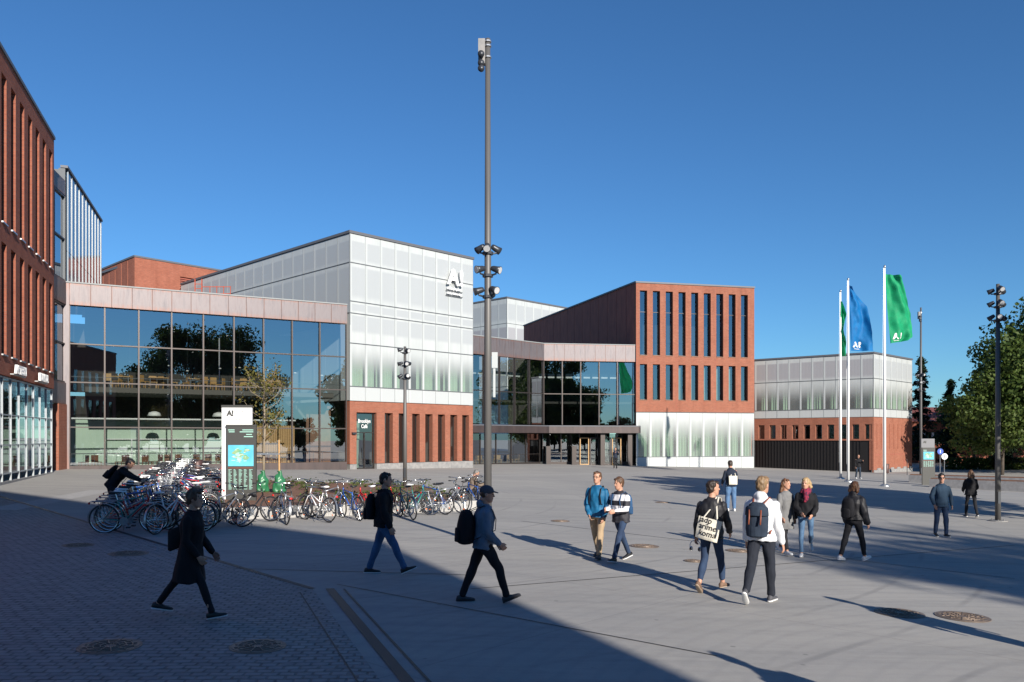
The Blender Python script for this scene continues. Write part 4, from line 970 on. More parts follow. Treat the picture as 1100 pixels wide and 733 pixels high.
for k in range(6): mb.box(8.7 + k * .24, 8.73 + k * .24, -.27, 0, 14.0, 14.04)
mb.box(8.45, 10.1, -.16, -.10, 13.40, 13.44); mb.box(8.45, 10.1, -.16, -.10, 13.05, 13.09); mb.build('bracket', 'lamp_dark', lg, loc=tuple(lg.location))

# ---- entrance wing
E0 = (-3.28, 68.8); E1 = (2.96, 74.9); E2 = (11.75, 76.25)
B = Bld('entrance_building', 'dark glazed entrance wing with angled copper band between white block and brick block', E0)
sd = Vector((E1[0] - E0[0], E1[1] - E0[1])).normalized(); EX = (E0[0] - sd.x * 4.5, E0[1] - sd.y * 4.5)
for (p0, p1, nb, us) in ((EX, E1, 7, 0), (E1, E2, 5, 0)):
    _, m, L = F(p0, p1); bp = L / nb
    for z0, z1 in ((3.6, 6.5), (6.5, 9.55)):
        for k in range(nb):
            mb = MB(m); a, b = k * bp + .04, (k + 1) * bp - .04
            mb.quad((a, .1, z0 + .03), (b, .1, z0 + .03), (b, .1, z1 - .03), (a, .1, z1 - .03)); B.part('window_pane', mb, 'glass')
    for k in range(nb):
        mb = MB(m); a, b = k * bp + .04, (k + 1) * bp - .04
        mb.quad((a, .5, .1), (b, .5, .1), (b, .5, 2.75), (a, .5, 2.75)); B.part('lower_pane', mb, 'glass_win')
    mb = MB(m)
    for k in range(nb + 1):
        mb.box(max(0, k * bp - .045), min(L, k * bp + .045), -.04, .15, 3.6, 9.55)
        mb.box(max(0, k * bp - .045), min(L, k * bp + .045), .44, .56, -.3, 2.75)
    mb.box(0, L, .0, .09, 6.46, 6.54); mb.box(0, L, .45, .495, .85, .89); mb.box(0, L, .42, .6, -.4, .12)
    B.part('mullion', mb, 'mullion')
    mb = MB(m); nn = int(L / .95)
    for k in range(nn): mb.box(k * L / nn + .008, (k + 1) * L / nn - .008, -.1, .3, 9.6, 11.16)
    B.part('copper_band', mb, 'copper')
    mb = MB(m); mb.box(0, L, -.14, .4, 11.165, 11.24); B.part('roof_edge', mb, 'joint_soft')
    mb = MB(m); mb.box(-.2, L + .2, -1.0, .3, 2.82, 3.42); B.part('canopy', mb, 'copper_dark')
    mb = MB(m); mb.box(-.2, L + .2, -1.03, .2, 3.43, 3.52); B.part('canopy_edge', mb, 'coping')
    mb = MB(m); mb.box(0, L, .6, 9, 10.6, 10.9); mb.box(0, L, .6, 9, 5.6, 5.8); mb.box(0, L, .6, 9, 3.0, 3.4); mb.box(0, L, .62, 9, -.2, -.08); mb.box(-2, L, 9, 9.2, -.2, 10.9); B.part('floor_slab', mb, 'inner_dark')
    mb = MB(m)
    for k in range(nb * 2): mb.box(k * bp / 2 + .12, k * bp / 2 + bp / 2 - .12, 3.0, 3.06, 8.2, 8.62)
    B.part('upper_inner_window', mb, 'white_metal')
_, mE, LE = F(E1, E2)
# entrance doors and door posts
for k, u in enumerate((3.55, 4.55, 5.7, 6.7)):
    mb = MB(mE); mb.box(u, u + .08, .33, .43, -.3, 2.4); mb.box(u + .82, u + .9, .33, .43, -.3, 2.4); mb.box(u + .08, u + .82, .33, .43, 2.3, 2.4); mb.box(u + .08, u + .82, .33, .43, -.3, -.1)
    d = B.part('door', mb, 'wood' if k in (0, 3) else 'mullion'); mb = MB(mE); mb.quad((u + .08, .4, -.1), (u + .82, .4, -.1), (u + .82, .4, 2.3), (u + .08, .4, 2.3)); B.part('pane', mb, 'glass_door', d)
    mb = MB(mE); mb.cyl((u + .7, .28, .7), (u + .7, .28, 1.3), .02, seg=6); B.part('handle', mb, 'chrome', d)
for k, u in enumerate((.15, 2.6, 5.35, 8.0)):
    mb = MB(mE); mb.box(u, u + .42, -.55, -.25, -.35, 2.81 if k > 1 else 1.6); B.part('portal_post', mb, 'mullion')
mb = MB(mE); mb.box(5.9, 6.5, 1.0, 1.04, .6, 1.9); B.part('notice_board', mb, 'white')

# ---- brick block
F0 = (11.78, 76.0); F1 = (23.85, 78.8); F2 = (1.5, 106.0)
B = Bld('brick_block_building', 'square red brick block with nine tall narrow windows in each of two rows', F0)
_, m, L = F(F0, F1)
bp = (L - .5) / 9; holes = [(.38 + k * bp, .38 + k * bp + .74) for k in range(9)]
mb = MB(m); mb.box(0, L, 0, .5, 16.4, 17.1); row(mb, 0, L, 10.2, 16.4, holes, 0, .5); mb.box(0, L, 0, .5, 9.4, 10.2); row(mb, 0, L, 5.95, 9.4, holes, 0, .5); mb.box(0, L, 0, .5, 4.85, 5.95)
B.part('wall', mb, 'brick')
mb = MB(m)
for a in (0.02, L * .33, L * .66, L - .06): mb.box(a, a + .03, -.004, .01, 4.9, 17.0)
B.part('expansion_joint', mb, 'dark_clad')
for (a, b) in holes:
    window(B, m, a, b, 10.26, 16.4, .3, bars=(14.4,), t=.06); window(B, m, a, b, 6.0, 9.4, .3, t=.06)
    mb = MB(m); mb.box(a, b, -.05, .3, 10.2, 10.26); B.part('sill', mb, 'wood_brown'); mb = MB(m); mb.box(a, b, -.05, .3, 5.95, 6.0); B.part('sill', mb, 'wood_brown')
mb = MB(m); mb.box(-.05, L + .05, -.08, .55, 17.1, 17.25); B.part('roof_edge', mb, 'coping')
panels(B, m, .02, 9, (L - .04) / 9, [(.55, 4.8, 'frit_clear', (0, 1.05)), (-1.2, .55, 'frit_white', (0, 1))], .02)
rails(B, m, .02, 9, (L - .04) / 9, (.55, 4.8), -1.2, 4.8, .02)
for k in range(9):
    mb = MB(m); a = .02 + k * (L - .04) / 9; curtain(mb, a + (.3 if k % 3 == 0 else .02), a + (L - .04) / 9, .4, 4.7, .5, .08, .3); B.part('curtain', mb, 'curtain')
    if k >= 3: mb = MB(m); curtain(mb, holes[k][0] - .1, holes[k][0] + .35 + .05 * (k % 4), 6.0, 9.3, .62, .04); B.part('curtain', mb, 'curtain')
mb = MB(); Q = [F0, F1, (F1[0] - 8, F1[1] + 33), F2]
mb.Mx = m; mb.box(.3, L - .3, .6, 26, 16.9, 17.08); mb.box(.3, L - .3, .6, 8, 9.6, 9.9); mb.box(.3, L - .3, .6, 8, 5.2, 5.6); mb.box(.3, L - .3, 6, 6.2, -.5, 16.9); B.part('floor_slab', mb, 'inner_dark')
_, m2, L2 = F(F2, (F0[0], F0[1] + .0))
mb = MB(m2)
np_ = 30
for k in range(np_): mb.box(k * L2 / np_, (k + 1) * L2 / np_ - .03, .05 if k % 2 else .06, .3, 3, 17.12)
mb.box(0, L2 - .3, .1, .35, 3, 17.1)
B.part('side_cladding', mb, 'dark_clad')
mb = MB(m2); mb.box(0, L2 - .1, -.05, .5, 17.13, 17.28); B.part('side_roof_edge', mb, 'coping')
mb = MB(m2); mb.box(L2 - 15.2, L2 - 13.2, -.03, .1, 11.0, 12.5); B.part('side_vent', mb, 'coping')
_, m3, L3 = F(F1, (F1[0] - 5, F1[1] + 26)); mb = MB(m3); mb.box(.5, L3, -.0, .3, -1.3, 17.1); B.part('side_wall', mb, 'brick')

# ---- white block far behind
G0 = (-.76, 119.0)
B = Bld('far_white_building', 'white panelled rooftop volume rising behind the copper band of the entrance', G0)
G1 = (G0[0] + 19 * dr[0], G0[1] + 19 * dr[1]); GL = (G0[0] + 17 * dl[0], G0[1] + 17 * dl[1])
for (p0, p1, nb) in ((G0, G1, 10), (GL, G0, 9)):
    _, m, L = F(p0, p1); panels(B, m, 0, nb, L / nb, [(15.5, 19.4, 'frit_grey_warm', (-.2, 1.2)), (19.4, 23.1, 'frit_grey', (-.2, 1.3)), (10, 15.5, 'frit_grey', (-.2, 1.2))]); rails(B, m, 0, nb, L / nb, (19.4, 15.5), 10, 23.08)
    mb = MB(m); mb.box(-.05, L + .05, -.08, .4, 23.12 if nb == 10 else 23.13, 23.35); B.part('roof_edge', mb, 'coping')
_, m, L = F(G0, G1); mb = MB(m); mb.box(.1, L, .1, 16.5, 2, 23.0); B.part('core', mb, 'white_metal')

# ---- brick volume behind the hall
K0 = (-33.0, 70.0)
B = Bld('rooftop_brick_building', 'red brick volume with dark louvres rising behind the glass hall roof', K0)
KR = (K0[0] + 16 * .66, K0[1] + 16 * .75); KL = (K0[0] - 12 * .72, K0[1] + 12 * .70)
_, m, L = F(K0, KR)
mb = MB(m); mb.box(0, 4.1, 0, .4, 2, 18.2); mb.box(4.1, L, 0, .4, 17.1, 18.2); mb.box(4.1, L, 0, .4, 2, 13); mb.box(L - 1, L, 0, .4, 13, 17.1); B.part('wall', mb, 'brick_far')
mb = MB(m)
for k in range(24): mb.box(4.1, L - 1, .05 + .0, .25, 13 + k * .17, 13.1 + k * .17)
mb.box(4.1, L - 1, .26, .3, 13, 17.1)
B.part('louvre', mb, 'dark_clad')
mb = MB(m); mb.box(-.05, L + .05, -.06, .5, 18.2, 18.35); mb.box(.2, L, .6, 10, 17.8, 18.0); B.part('roof_edge', mb, 'coping')
_, m2, L2 = F(KL, K0); mb = MB(m2)
for k in range(8): mb.box(k * L2 / 8, (k + 1) * L2 / 8 - .12, 0, .4, 2, 18.2)
mb.box(0, L2 - .41, .15, .38, 2, 18.19)
B.part('side_wall', mb, 'brick_far'); mb = MB(m2); mb.box(0, L2 - .1, -.06, .5, 18.21, 18.36); B.part('side_roof_edge', mb, 'coping')
lad = thing('roof_ladder', 'red steel ladder and rail standing on the roof beside the brick volume', 'ladder', (-23.2, 58.5, 11))
mb = MB(); 
for dx in (0, .5): mb.box(dx, dx + .06, 0, .06, 0, 3.0)
for k in range(8): mb.box(.06, .5, .01, .05, .3 + k * .33, .34 + k * .33)
mb.build('ladder_frame', 'ladder_red', lad)
mb = MB(); mb.box(.56, 2.6, .01, .05, 2.4, 2.45); mb.box(.56, 2.6, .01, .05, 1.9, 1.95)
for k in range(4): mb.box(1.1 + k * .5, 1.14 + k * .5, .005, .055, 1.2, 2.47)
mb.build('guard_rail', 'ladder_red', lad)

# ---- low building with dark gate hall on the right
D = 74.0
W0 = ((938.5 - 550) / 860 * D, D); wl = Vector((-8.8, 7.05)).normalized(); wr = Vector((6.8, 6.5)).normalized()
WL = (W0[0] + wl.x * 14.69, W0[1] + wl.y * 14.69); WR = (W0[0] + wr.x * 9.4, W0[1] + wr.y * 9.4)
B = Bld('bike_hall_building', 'low building of white glass over red brick with a wide black ground floor', W0)
_, m, L = F(WL, W0)
nb = 13; bp = L / nb
panels(B, m, 0, nb, bp, [(7.89, 10.15, 'frit_grey_warm', (-.1, 1.25)), (5.09, 7.89, 'frit_clear', (0, 1.1)), (4.31, 5.09, 'frit_white', (0, 1))]); rails(B, m, 0, nb, bp, (7.89, 5.09), 4.31, 10.1, mat_='joint')
holes = [(k * bp + .36, k * bp + .98) for k in range(nb)]
mb = MB(m); mb.box(0, L, 0, .4, 3.64, 4.29); row(mb, 0, L, 2.27, 3.64, holes, 0, .4); mb.box(0, L, 0, .4, 2.12, 2.27); mb.box(L - .12, L, 0, .4, -1.2, 2.12); B.part('wall', mb, 'brick')
for a, b in holes: window(B, m, a, b, 2.27, 3.64, .25)
mb = MB(m); mb.box(.0, L - .12, .12, .2, -1.2, 2.1)
for k in range(46): mb.box(k * .3, k * .3 + .04, .06, .12, -1.2, 2.1)
B.part('black_gate', mb, 'black_hall')
for k in range(nb):
    if k % 4 != 2: mb = MB(m); curtain(mb, k * bp + .1 + .35 * (k % 2), (k + 1) * bp - .25 * (k % 3) / 2, 5.1, 7.8, .5, .06, .25); B.part('curtain', mb, 'curtain')
_, m2, L2 = F(W0, WR)
nb2 = 7; bp2 = L2 / nb2
panels(B, m2, 0, nb2, bp2, [(7.89, 10.15, 'frit_grey', (-.1, 1.25)), (5.09, 7.89, 'frit_clear', (0, 1.1)), (4.31, 5.09, 'frit_white', (0, 1))]); rails(B, m2, 0, nb2, bp2, (7.89, 5.09), 4.31, 10.1)
for k in range(7): mb = MB(m2); curtain(mb, k * bp2 + .1, (k + 1) * bp2 - .1, 5.1, 7.8, .5, .06, .25); B.part('curtain', mb, 'curtain')
mb = MB(m2); mb.box(0.002, L2, 0.002, .4, -.6, 4.29); B.part('side_wall', mb, 'brick')
mb = MB(m2)
for k in range(8): mb.box(.7 + k * 1.0, .76 + k * 1.0, -.03, .02, 1.3, 3.7)
B.part('brick_groove', mb, 'brick_left')
mb = MB(m2)
for k in range(16): mb.box(.5 + k * .5, .68 + k * .5, -.012, .02, .72, .86)
for k in range(3): mb.box(7.2, 7.38, -.012, .02, -.2 - k * .28 + .3, -.02 - k * .28 + .3); mb.box(7.45, 7.6, -.012, .02, -.3 - k * .28 + .3, -.15 - k * .28 + .3)
B.part('vent_brick', mb, 'dark_clad')
mb = MB(m2)
for k in range(12): mb.box(k * L2 / 12, (k + 1) * L2 / 12, -.05, .2, -1.4, -.62 + .16 * (k % 2)) 
B.part('plinth', mb, 'stone')
mb = MB(m); mb.box(0, L + .06, -.08, .4, 10.17, 10.33); mb.Mx = m2; mb.box(0, L2 + .05, -.08, .4, 10.175, 10.335); B.part('roof_edge', mb, 'coping')
mb = MB(m); mb.box(.2, L - .3, .6, 9, 9.7, 9.9); mb.box(.2, L - .3, .6, 9, 4.4, 4.7); mb.box(.2, L - .3, 3.5, 3.7, -1, 9.8); B.part('floor_slab', mb, 'inner_dark')
_, m3, L3 = F(WR, (WR[0] + wl.x * 12, WR[1] + wl.y * 12)); mb = MB(m3); mb.box(.1, L3, -.2, .1, -1.2, 10.1); B.part('rear_wall', mb, 'brick')

# ---- distant red brick building on the right
B = Bld('distant_brick_building', 'distant low red brick building with window bands left of the big maple', (52, 112))
mb = MB(); mb.box(52, 92, 112, 124, -1.4, 1.5); mb.box(52, 92, 112.0, 124, 3.2, 4.6); B.part('wall', mb, 'brick_left')
mb = MB(); mb.quad((53, 114, 4.8), (92, 114, 4.8), (92, 122, 7.0), (53, 122, 7.0)); mb.box(52, 92, 111.7, 111.98, 4.6, 4.75); B.part('roof', mb, mat('red_roof', (.17, .05, .04), .8))
mb = MB(); mb.box(52, 92, 112.4, 112.6, 1.5, 3.2); B.part('dark_recess', mb, 'inner_dark')
for k in range(26):
    mb = MB(); mb.box(52.3 + k * 1.5, 53.5 + k * 1.5, 112.2, 112.3, 1.6, 3.1); w1 = B.part('window', mb, 'glass_win')
    mb = MB(); mb.box(52.3 + k * 1.5 + .5, 52.3 + k * 1.5 + (.8 if k % 3 else 1.1), 112.12, 112.19, 1.6, 3.1); B.part('blind', mb, 'white', w1)
mb = MB(); mb.box(50, 51.9, 112.5, 122, -1.4, 4.5); B.part('side_wall', mb, 'dark_clad')

# ---- building behind the photographer (casts the foreground shade, seen in the glass)
S0 = (12.9, -15.3); S1 = (12.9 - .8 * 21, -15.3 + .6 * 21)
B = Bld('opposite_brick_building', 'red brick building behind the viewpoint whose shade covers the cobbles', S1)
_, m, L = F(S0, S1)
mb = MB(m); rows = ((1.0, 3.6), (4.6, 7.2), (8.2, 10.8)); hs = [(.8 + k * 2, 2.0 + k * 2) for k in range(10)]
za = -.4
for z0, z1 in rows: mb.box(0, L, -.4, 0, za, z0); row(mb, 0, L, z0, z1, hs, -.4, 0); za = z1
mb.box(0, L, -.4, 0, za, 13.9); B.part('wall', mb, 'brick')
for z0, z1 in rows:
    for a, b in hs: mb = MB(m); mb.quad((a, -.3, z0), (b, -.3, z0), (b, -.3, z1), (a, -.3, z1)); B.part('window', mb, 'glass_win')
q = MB(m); q.box(-.05, L + .05, -.5, .1, 13.9, 14.1); B.part('roof_edge', q, 'coping')
q = MB(m); q.box(0, L, .02, 12, -.4, 13.8); B.part('body', q, 'brick_left')
# ---------------------------------------------------------------- lamps, poles, flags, signs
def spot(mb, c, dr_, r=.088, l=.22):
    c = Vector(c); d = Vector(dr_).normalized()
    mb.tube([c - d * l * .5, c - d * l * .3, c + d * l * .1, c + d * l * .5], [r * .55, r * .72, r * .82, r], 14)
def lamp(px, py, top, tiers, label, seed, box=None, loc=None, r0=.09, pairs=3):
    rnd = random.Random(seed); x, y = loc or at(px, py); g = gz(x)
    t = thing('lamp_post', label, 'street lamp', (x, y, g), 0, 'dark steel lamp masts on the square')
    mb = MB(); mb.tube([(0, 0, 0), (0, 0, top * .45 - g), (0, 0, top - g)], [r0, r0 * .88, r0 * .62], 14); mb.build('pole', 'pole', t, True)
    mb = MB(); mb.tube([(0, 0, .0), (0, 0, .035)], r0 * 3.2, 20)
    for k in range(6): a = k * PI / 3; mb.cyl((r0 * 2.3 * math.cos(a), r0 * 2.3 * math.sin(a), .035), (r0 * 2.3 * math.cos(a), r0 * 2.3 * math.sin(a), .065), .016, seg=6)
    mb.build('base_plate', 'stone', t)
    mb = MB(); mb.box(-.045, .045, -r0 * .98 - .004, -r0 * .9, .6, 1.0); mb.build('service_hatch', 'lamp_dark', t)
    for z in tiers:
        a0 = rnd.random() * 2
        mb = MB(); mb.tube([(0, 0, z - g - .16), (0, 0, z - g - .10)], r0 * 1.35, 12); mb.build('collar', 'lamp_dark', t)
        for k in range(pairs):
            a = a0 + k * 2 * PI / pairs; d = Vector((math.cos(a), math.sin(a), rnd.uniform(-.75, -.25)))
            c = Vector((math.cos(a) * .20, math.sin(a) * .20, z - g + rnd.uniform(-.03, .03)))
            mb = MB(); spot(mb, c, d); mb.tube([(math.cos(a) * r0 * .8, math.sin(a) * r0 * .8, z - g - .13), (c.x, c.y, c.z - .1), (c.x, c.y, c.z - .02)], .022, 6)
            h = mb.build('spotlight', 'lamp_dark', t, True); mb = MB(); dn = d.normalized(); mb.tube([c + dn * .108, c + dn * .114], .074, 14); mb.build('lens', 'lens', h)
    if box:
        z0, z1, sx = box
        mb = MB(); mb.box(-.21 if sx < 0 else .06, -.06 if sx < 0 else .21, -.09, .06, z0 - g, z1 - g); mb.build('equipment_box', 'stone', t)
        for k, z in enumerate((z0 + .18, z0 - .02, z0 - .14)):
            mb = MB(); c = Vector((sx * .14, -.09, z - g)); mb.tube([c, c + Vector((0, -.16, -.05))], [.06, .075], 12); mb.build('camera_head', 'lamp_dark', t, True)
        mb = MB()
        for z in (z0 + .15, z0 + .4, z1 - .05): mb.tube([(0, 0, z - g), (0, 0, z - g + .03)], r0 * .9, 12)
        mb.build('clamp', 'steel', t)
    return t, (x, y, g)
lm, lp = lamp(524, 586, 11.3, (6.65, 6.15, 5.68), 'tallest grey lamp mast rising above the picture centre between the walkers', 3, (10.72, 11.27, -1))
mb = MB(); mb.box(.09, .22, -.04, .04, 3.95, 4.3); mb.box(.12, .17, -.03, .03, 3.3, 3.94); mb.build('junction_box', 'white_metal', lm)
lamp(435, 528, 6.3, (6.15, 5.6, 5.05), 'slim dark lamp post in front of the white block and brick cafe wall', 5)
lamp(1072, 560, 7.6, (7.4, 6.95, 6.5), 'dark lamp post at the right edge in front of the big tree', 8)
lamp(989, 520, 11.5, (6.8, 6.3, 5.8), 'tall thin dark mast behind the right map sign', 9, (10.7, 11.2, -1), loc=(28.6, 56))

FG = noisy('green_flag', (.005, .40, .16), (.004, .32, .13), 3, .7); FB = noisy('blue_flag', (.0, .19, .50), (.0, .15, .42), 3, .7)
def translucent(m):
    t = NT(m); out = t.t.nodes['Material Output']; tl = t.n('ShaderNodeBsdfTranslucent'); c = t.b.inputs['Base Color'].links[0].from_socket; t.l(c, tl.inputs[0])
    mx = t.n('ShaderNodeMixShader', i_Fac=.35); t.l(t.b.outputs[0], mx.inputs[1]); t.l(tl.outputs[0], mx.inputs[2]); t.l(mx.outputs[0], out.inputs[0])
translucent(FG); translucent(FB)
def flag(px, d, ytop, left, right, fy, m, label_p, label_f, ch, phase):
    x = (px - CX) / FPX * d; g = gz(x); top = EYE + (HY - ytop) / FPX * d
    t = thing('flagpole', label_p, 'flagpole', (x, d, g), 0, 'white flagpoles in a row on the right')
    mb = MB(); mb.tube([(0, 0, 0), (0, 0, (top - g) * .5), (0, 0, top - g)], [.085, .075, .045], 14); mb.build('pole', 'white', t, True)
    mb = MB(); mb.tube([(0, 0, 0), (0, 0, .05), (0, 0, .14)], [.30, .29, .11], 18); mb.build('base', 'steel', t)
    mb = MB(); mb.tube([(0, 0, top - g), (0, 0, top - g + .05), (0, 0, top - g + .12), (0, 0, top - g + .18)], [.05, .07, .07, .02], 10); mb.build('finial', 'steel', t, True)
    mb = MB(); mb.tube([(-.1, 0, 1.2), (-.12, 0, (top - g) * .5), (-.06, 0, top - g)], .008, 4); mb.build('halyard', 'steel', t)
    def S(u, v):   # u across, v down (0..1)
        (xa, ya) = interp(left, v); (xb, yb) = interp(right, v); q = d / FPX
        X = xa + (xb - xa) * u; Yp = ya + (yb - ya) * u
        amp = fy * (.25 + u) * (1 if u > 0 else 0)
        dy = amp * (math.sin(u * 5.5 + v * 4 + phase) + .4 * math.sin(u * 13 - v * 7 + phase)) + .10 * noise.noise((u * 4, v * 9, phase)) * min(1, u * 4)
        return Vector(((X - px) * q, dy, top - g - (Yp - ytop) * q))
    N, K = 34, 60; mb = MB(); P = [S(i / N, j / K) for j in range(K + 1) for i in range(N + 1)]
    mb._add(P, [(j * (N + 1) + i, (j + 1) * (N + 1) + i, (j + 1) * (N + 1) + i + 1, j * (N + 1) + i + 1) for j in range(K) for i in range(N)])
    f = thing('flag', label_f, 'flag', (x, d, g), 0, 'university flags'); mb.build('flag_cloth', m, f, True)
    if ch:
        for s, u0, v0, sz, bold in ((ch[0], .12, .94, .165, .012), (ch[1], .12 + .29, .94, .165, .012), ('Aalto-yliopisto', .14, .975, .028, .001)):
            V, Fc = text_mesh(s, sz, 0, bold if len(s) < 3 else .001)
            asp = 3.2
            pts = []
            for a, b, _ in V:
                u = u0 + a * (1.9 if len(s) < 3 else 1.75); v = v0 - b * .62
                p = S(min(1, u), min(1, v)); pts.append(p + Vector((0, -.03, 0)))
            mb = MB(); mb._add(pts, Fc); mb.build('flag_lettering', 'white', f)
    return t
def interp(tab, v):
    for (v0, a, b), (v1, c, e) in zip(tab, tab[1:]):
        if v <= v1 + 1e-9: s = (v - v0) / (v1 - v0); s = s; return (a + (c - a) * s, b + (e - b) * s)
    return tab[-1][1:]
flag(950.3, 49.0, 288, [(0, 951, 294), (.5, 953, 331), (1, 956.5, 369)], [(0, 966.5, 296.5), (.12, 968, 301), (.35, 974, 318), (.6, 981, 336), (.8, 982.5, 352), (.93, 981, 362), (1, 975, 366)], .22, FG,
     'nearest white flagpole carrying the large green flag', 'large green flag with white A! flying from the nearest pole', 'A!', 0)
flag(911.2, 53.7, 301.5, [(0, 912.5, 306.5), (.5, 913, 342), (1, 914, 377)], [(0, 915, 309), (.2, 924, 319), (.35, 932, 329), (.6, 934, 347), (1, 937.5, 377.5)], .16, FB,
     'middle white flagpole carrying the blue flag', 'blue flag with white A? on the middle pole', 'A?', 2)
flag(903, 58.2, 314, [(0, 903, 324), (.4, 902, 350), (.5, 903.5, 355), (1, 903.5, 383)], [(0, 904, 324), (.2, 908.5, 338), (.38, 906, 348), (.5, 904.5, 355), (.75, 908, 368), (1, 909, 383)], .18, FG,
     'farthest white flagpole with a narrow twisted flag', 'narrow twisted green flag on the farthest pole', None, 4)

# map signs
MAPW = mat('sign_white', (.74, .74, .73), .4); MAPD = mat('sign_dark_grey', (.055, .055, .05), .5); MAPB = noisy('map_water_blue', (.10, .42, .60), (.16, .55, .68), 2, .3)
MAPG = noisy('map_land', (.10, .36, .22), (.34, .42, .20), 6, .4); MINT = mat('mint_lettering', (.35, .60, .50), .5)
def map_sign(loc, k, rz, label, narrow=False):
    t = thing('map_sign', label, 'sign', loc, rz, 'map signs')
    I = Matrix.Identity(4)
    if not narrow:
        mb = MB(); mb.box(0, .94, .10, .20, 0, 3.08); mb.build('white_panel', MAPW, t); mb = MB(); mb.box(-.01, .95, .09, .21, 3.082, 3.16); mb.build('top_cap', MAPD, t)
        x0, zt = .18, 2.48
        for s, u in (('A', .16), ('!', .31)):
            V, Fc = text_mesh(s, .24, .004, .01); mb = MB(); mb._add([(u + a, .095 - c, 2.82 + b) for a, b, c in V], Fc); mb.build('lettering', MAPD, t)
        for q, s in enumerate(('Aalto-yliopisto', 'Aalto-universitetet', 'Aalto University')):
            V, Fc = text_mesh(s, .062); mb = MB(); mb._add([(.40 + a, .096 - c, 2.955 - q * .062 + b) for a, b, c in V], Fc); mb.build('lettering', MAPD, t)
        for q, s in enumerate(('Otaniementie 14', 'Espoo Otaniemi')):
            V, Fc = text_mesh(s, .06); mb = MB(); mb._add([(.16 + a, .096 - c, 2.68 - q * .07 + b) for a, b, c in V], Fc); mb.build('lettering', MAPD, t)
        W = .92
    else:
        mb = MB(); mb.box(-.02, .80, .10, .20, 2.42, 3.0); mb.build('white_panel', mat('sign_white_shaded', (.2, .2, .21), .6), t); x0, zt, W = 0, 2.36, .78  # white panel's colour darkened to imitate the shade over this sign
        V, Fc = text_mesh('A!', .2, .004, .01); mb = MB(); mb._add([(.1 + a, .092 - c, 2.72 + b) for a, b, c in V], Fc); mb.build('lettering', MAPD, t)
    mb = MB(); mb.box(x0, x0 + W, -.02, .09, .05 if not narrow else -.2, zt); mb.box(x0 - .012, x0 + W + .012, -.03, .085, zt + .002, zt + .06); mb.build('dark_panel', MAPD, t)
    zm = zt - (.92 if not narrow else .55); mh = .66 if not narrow else .5
    xm0 = x0 + .06; xm1 = x0 + W - .07
    mb = MB(); mb.box(xm0, xm1, -.028, -.022, zm - mh + .34, zm + .34 - (0)); mb.build('map_screen', MAPB, t)
    rnd = random.Random(4)
    for q in range(9):
        cx_, cz_ = xm0 + (xm1 - xm0) * rnd.uniform(.25, .75), zm + .34 - mh * rnd.uniform(.2, .8); n = 9
        pl = [(cx_ + math.cos(6.283 * i / n) * rnd.uniform(.05, .13), -.031 - q * .0006, cz_ + math.sin(6.283 * i / n) * rnd.uniform(.04, .10)) for i in range(n)]
        mb = MB(); mb._add(pl, [tuple(range(n))]); mb.build('map_island', MAPG if q % 3 else MINT, t)
    mb = MB()
    for q in range(14): a = rnd.uniform(xm0 + .1, xm1 - .2); b = zm + .34 - mh * rnd.uniform(.15, .85); mb.box(a, a + rnd.uniform(.03, .14), -.040, -.037, b, b + .012)
    mb.build('map_lines', MAPW, t)
    mb = MB(); zc = zm - mh + .34 - .12
    for c_ in range(5):
        for r_ in range(17 if not narrow else 10):
            a = x0 + .07 + c_ * (W - .12) / 5; l = rnd.uniform(.05, .115); mb.box(a, a + l, -.026, -.021, zc - r_ * .038, zc - r_ * .038 + .016)
    for (u, z, l) in ((.06, zt - .12, .2), (.08, zt - .18, .18), (.5, zt - .12, .34), (.42, zt - .18, .42), (.62, zt - .26, .18), (.55, zt - .33, .28)): 
        if u + l < W: mb.box(x0 + u, x0 + u + l, -.026, -.021, z, z + .028)
    mb.build('legend_lettering', MINT, t)
    mb = MB(); mb.box(x0 + .06, x0 + W - .1, -.026, -.021, zc + .05, zc + .075); mb.build('legend_heading', LEATHER, t)
    return t
sx, sy = at(237, 545)
map_sign((sx, sy, gz(sx) + .05), 1, R(2), 'white and dark grey campus map sign standing in the bark bed on the left')
map_sign((26.65, 52, gz(26.6)), 1, R(-6), 'dark campus map sign with pale top near the flagpoles on the right', True)

# ---------------------------------------------------------------- planting bed, young tree
ba = at(214, 560); bb = at(512, 556); bc = at(425, 527); bd = at(236, 516)
bb = (-1.1, 26.2); ba = (ba[0], ba[1]); bc = (-4.2, 37.5); bd = (bd[0], bd[1])
pol = [ba, bb, bc, bd]
t = thing('planting_bed', 'low concrete kerbed bed of bark mulch behind the bicycle row', 'planting bed', (ba[0], ba[1], gz(ba[0])))
o = t.location
cx_ = sum(p[0] for p in pol) / 4; cy_ = sum(p[1] for p in pol) / 4
inn = [(p[0] + (cx_ - p[0]) * .03, p[1] + (cy_ - p[1]) * .03) for p in pol]
mb = MB()
def zk(x): return gz(x) + .34
for i in range(4):
    a, b = pol[i], pol[(i + 1) % 4]; c, d = inn[(i + 1) % 4], inn[i]; hh = .32 if i == 0 else .10
    q = lambda p, h: (p[0], p[1], gz(p[0]) + h)
    mb.quad(q(a, -.1), q(b, -.1), q(b, hh), q(a, hh)); mb.quad(q(a, hh), q(b, hh), q(c, hh), q(d, hh)); mb.quad(q(c, hh), q(d, hh), q(d, -.1), q(c, -.1))
mb.build('kerb', 'pale_slab', t, loc=tuple(o))
mb = MB(); n = 26; P = []
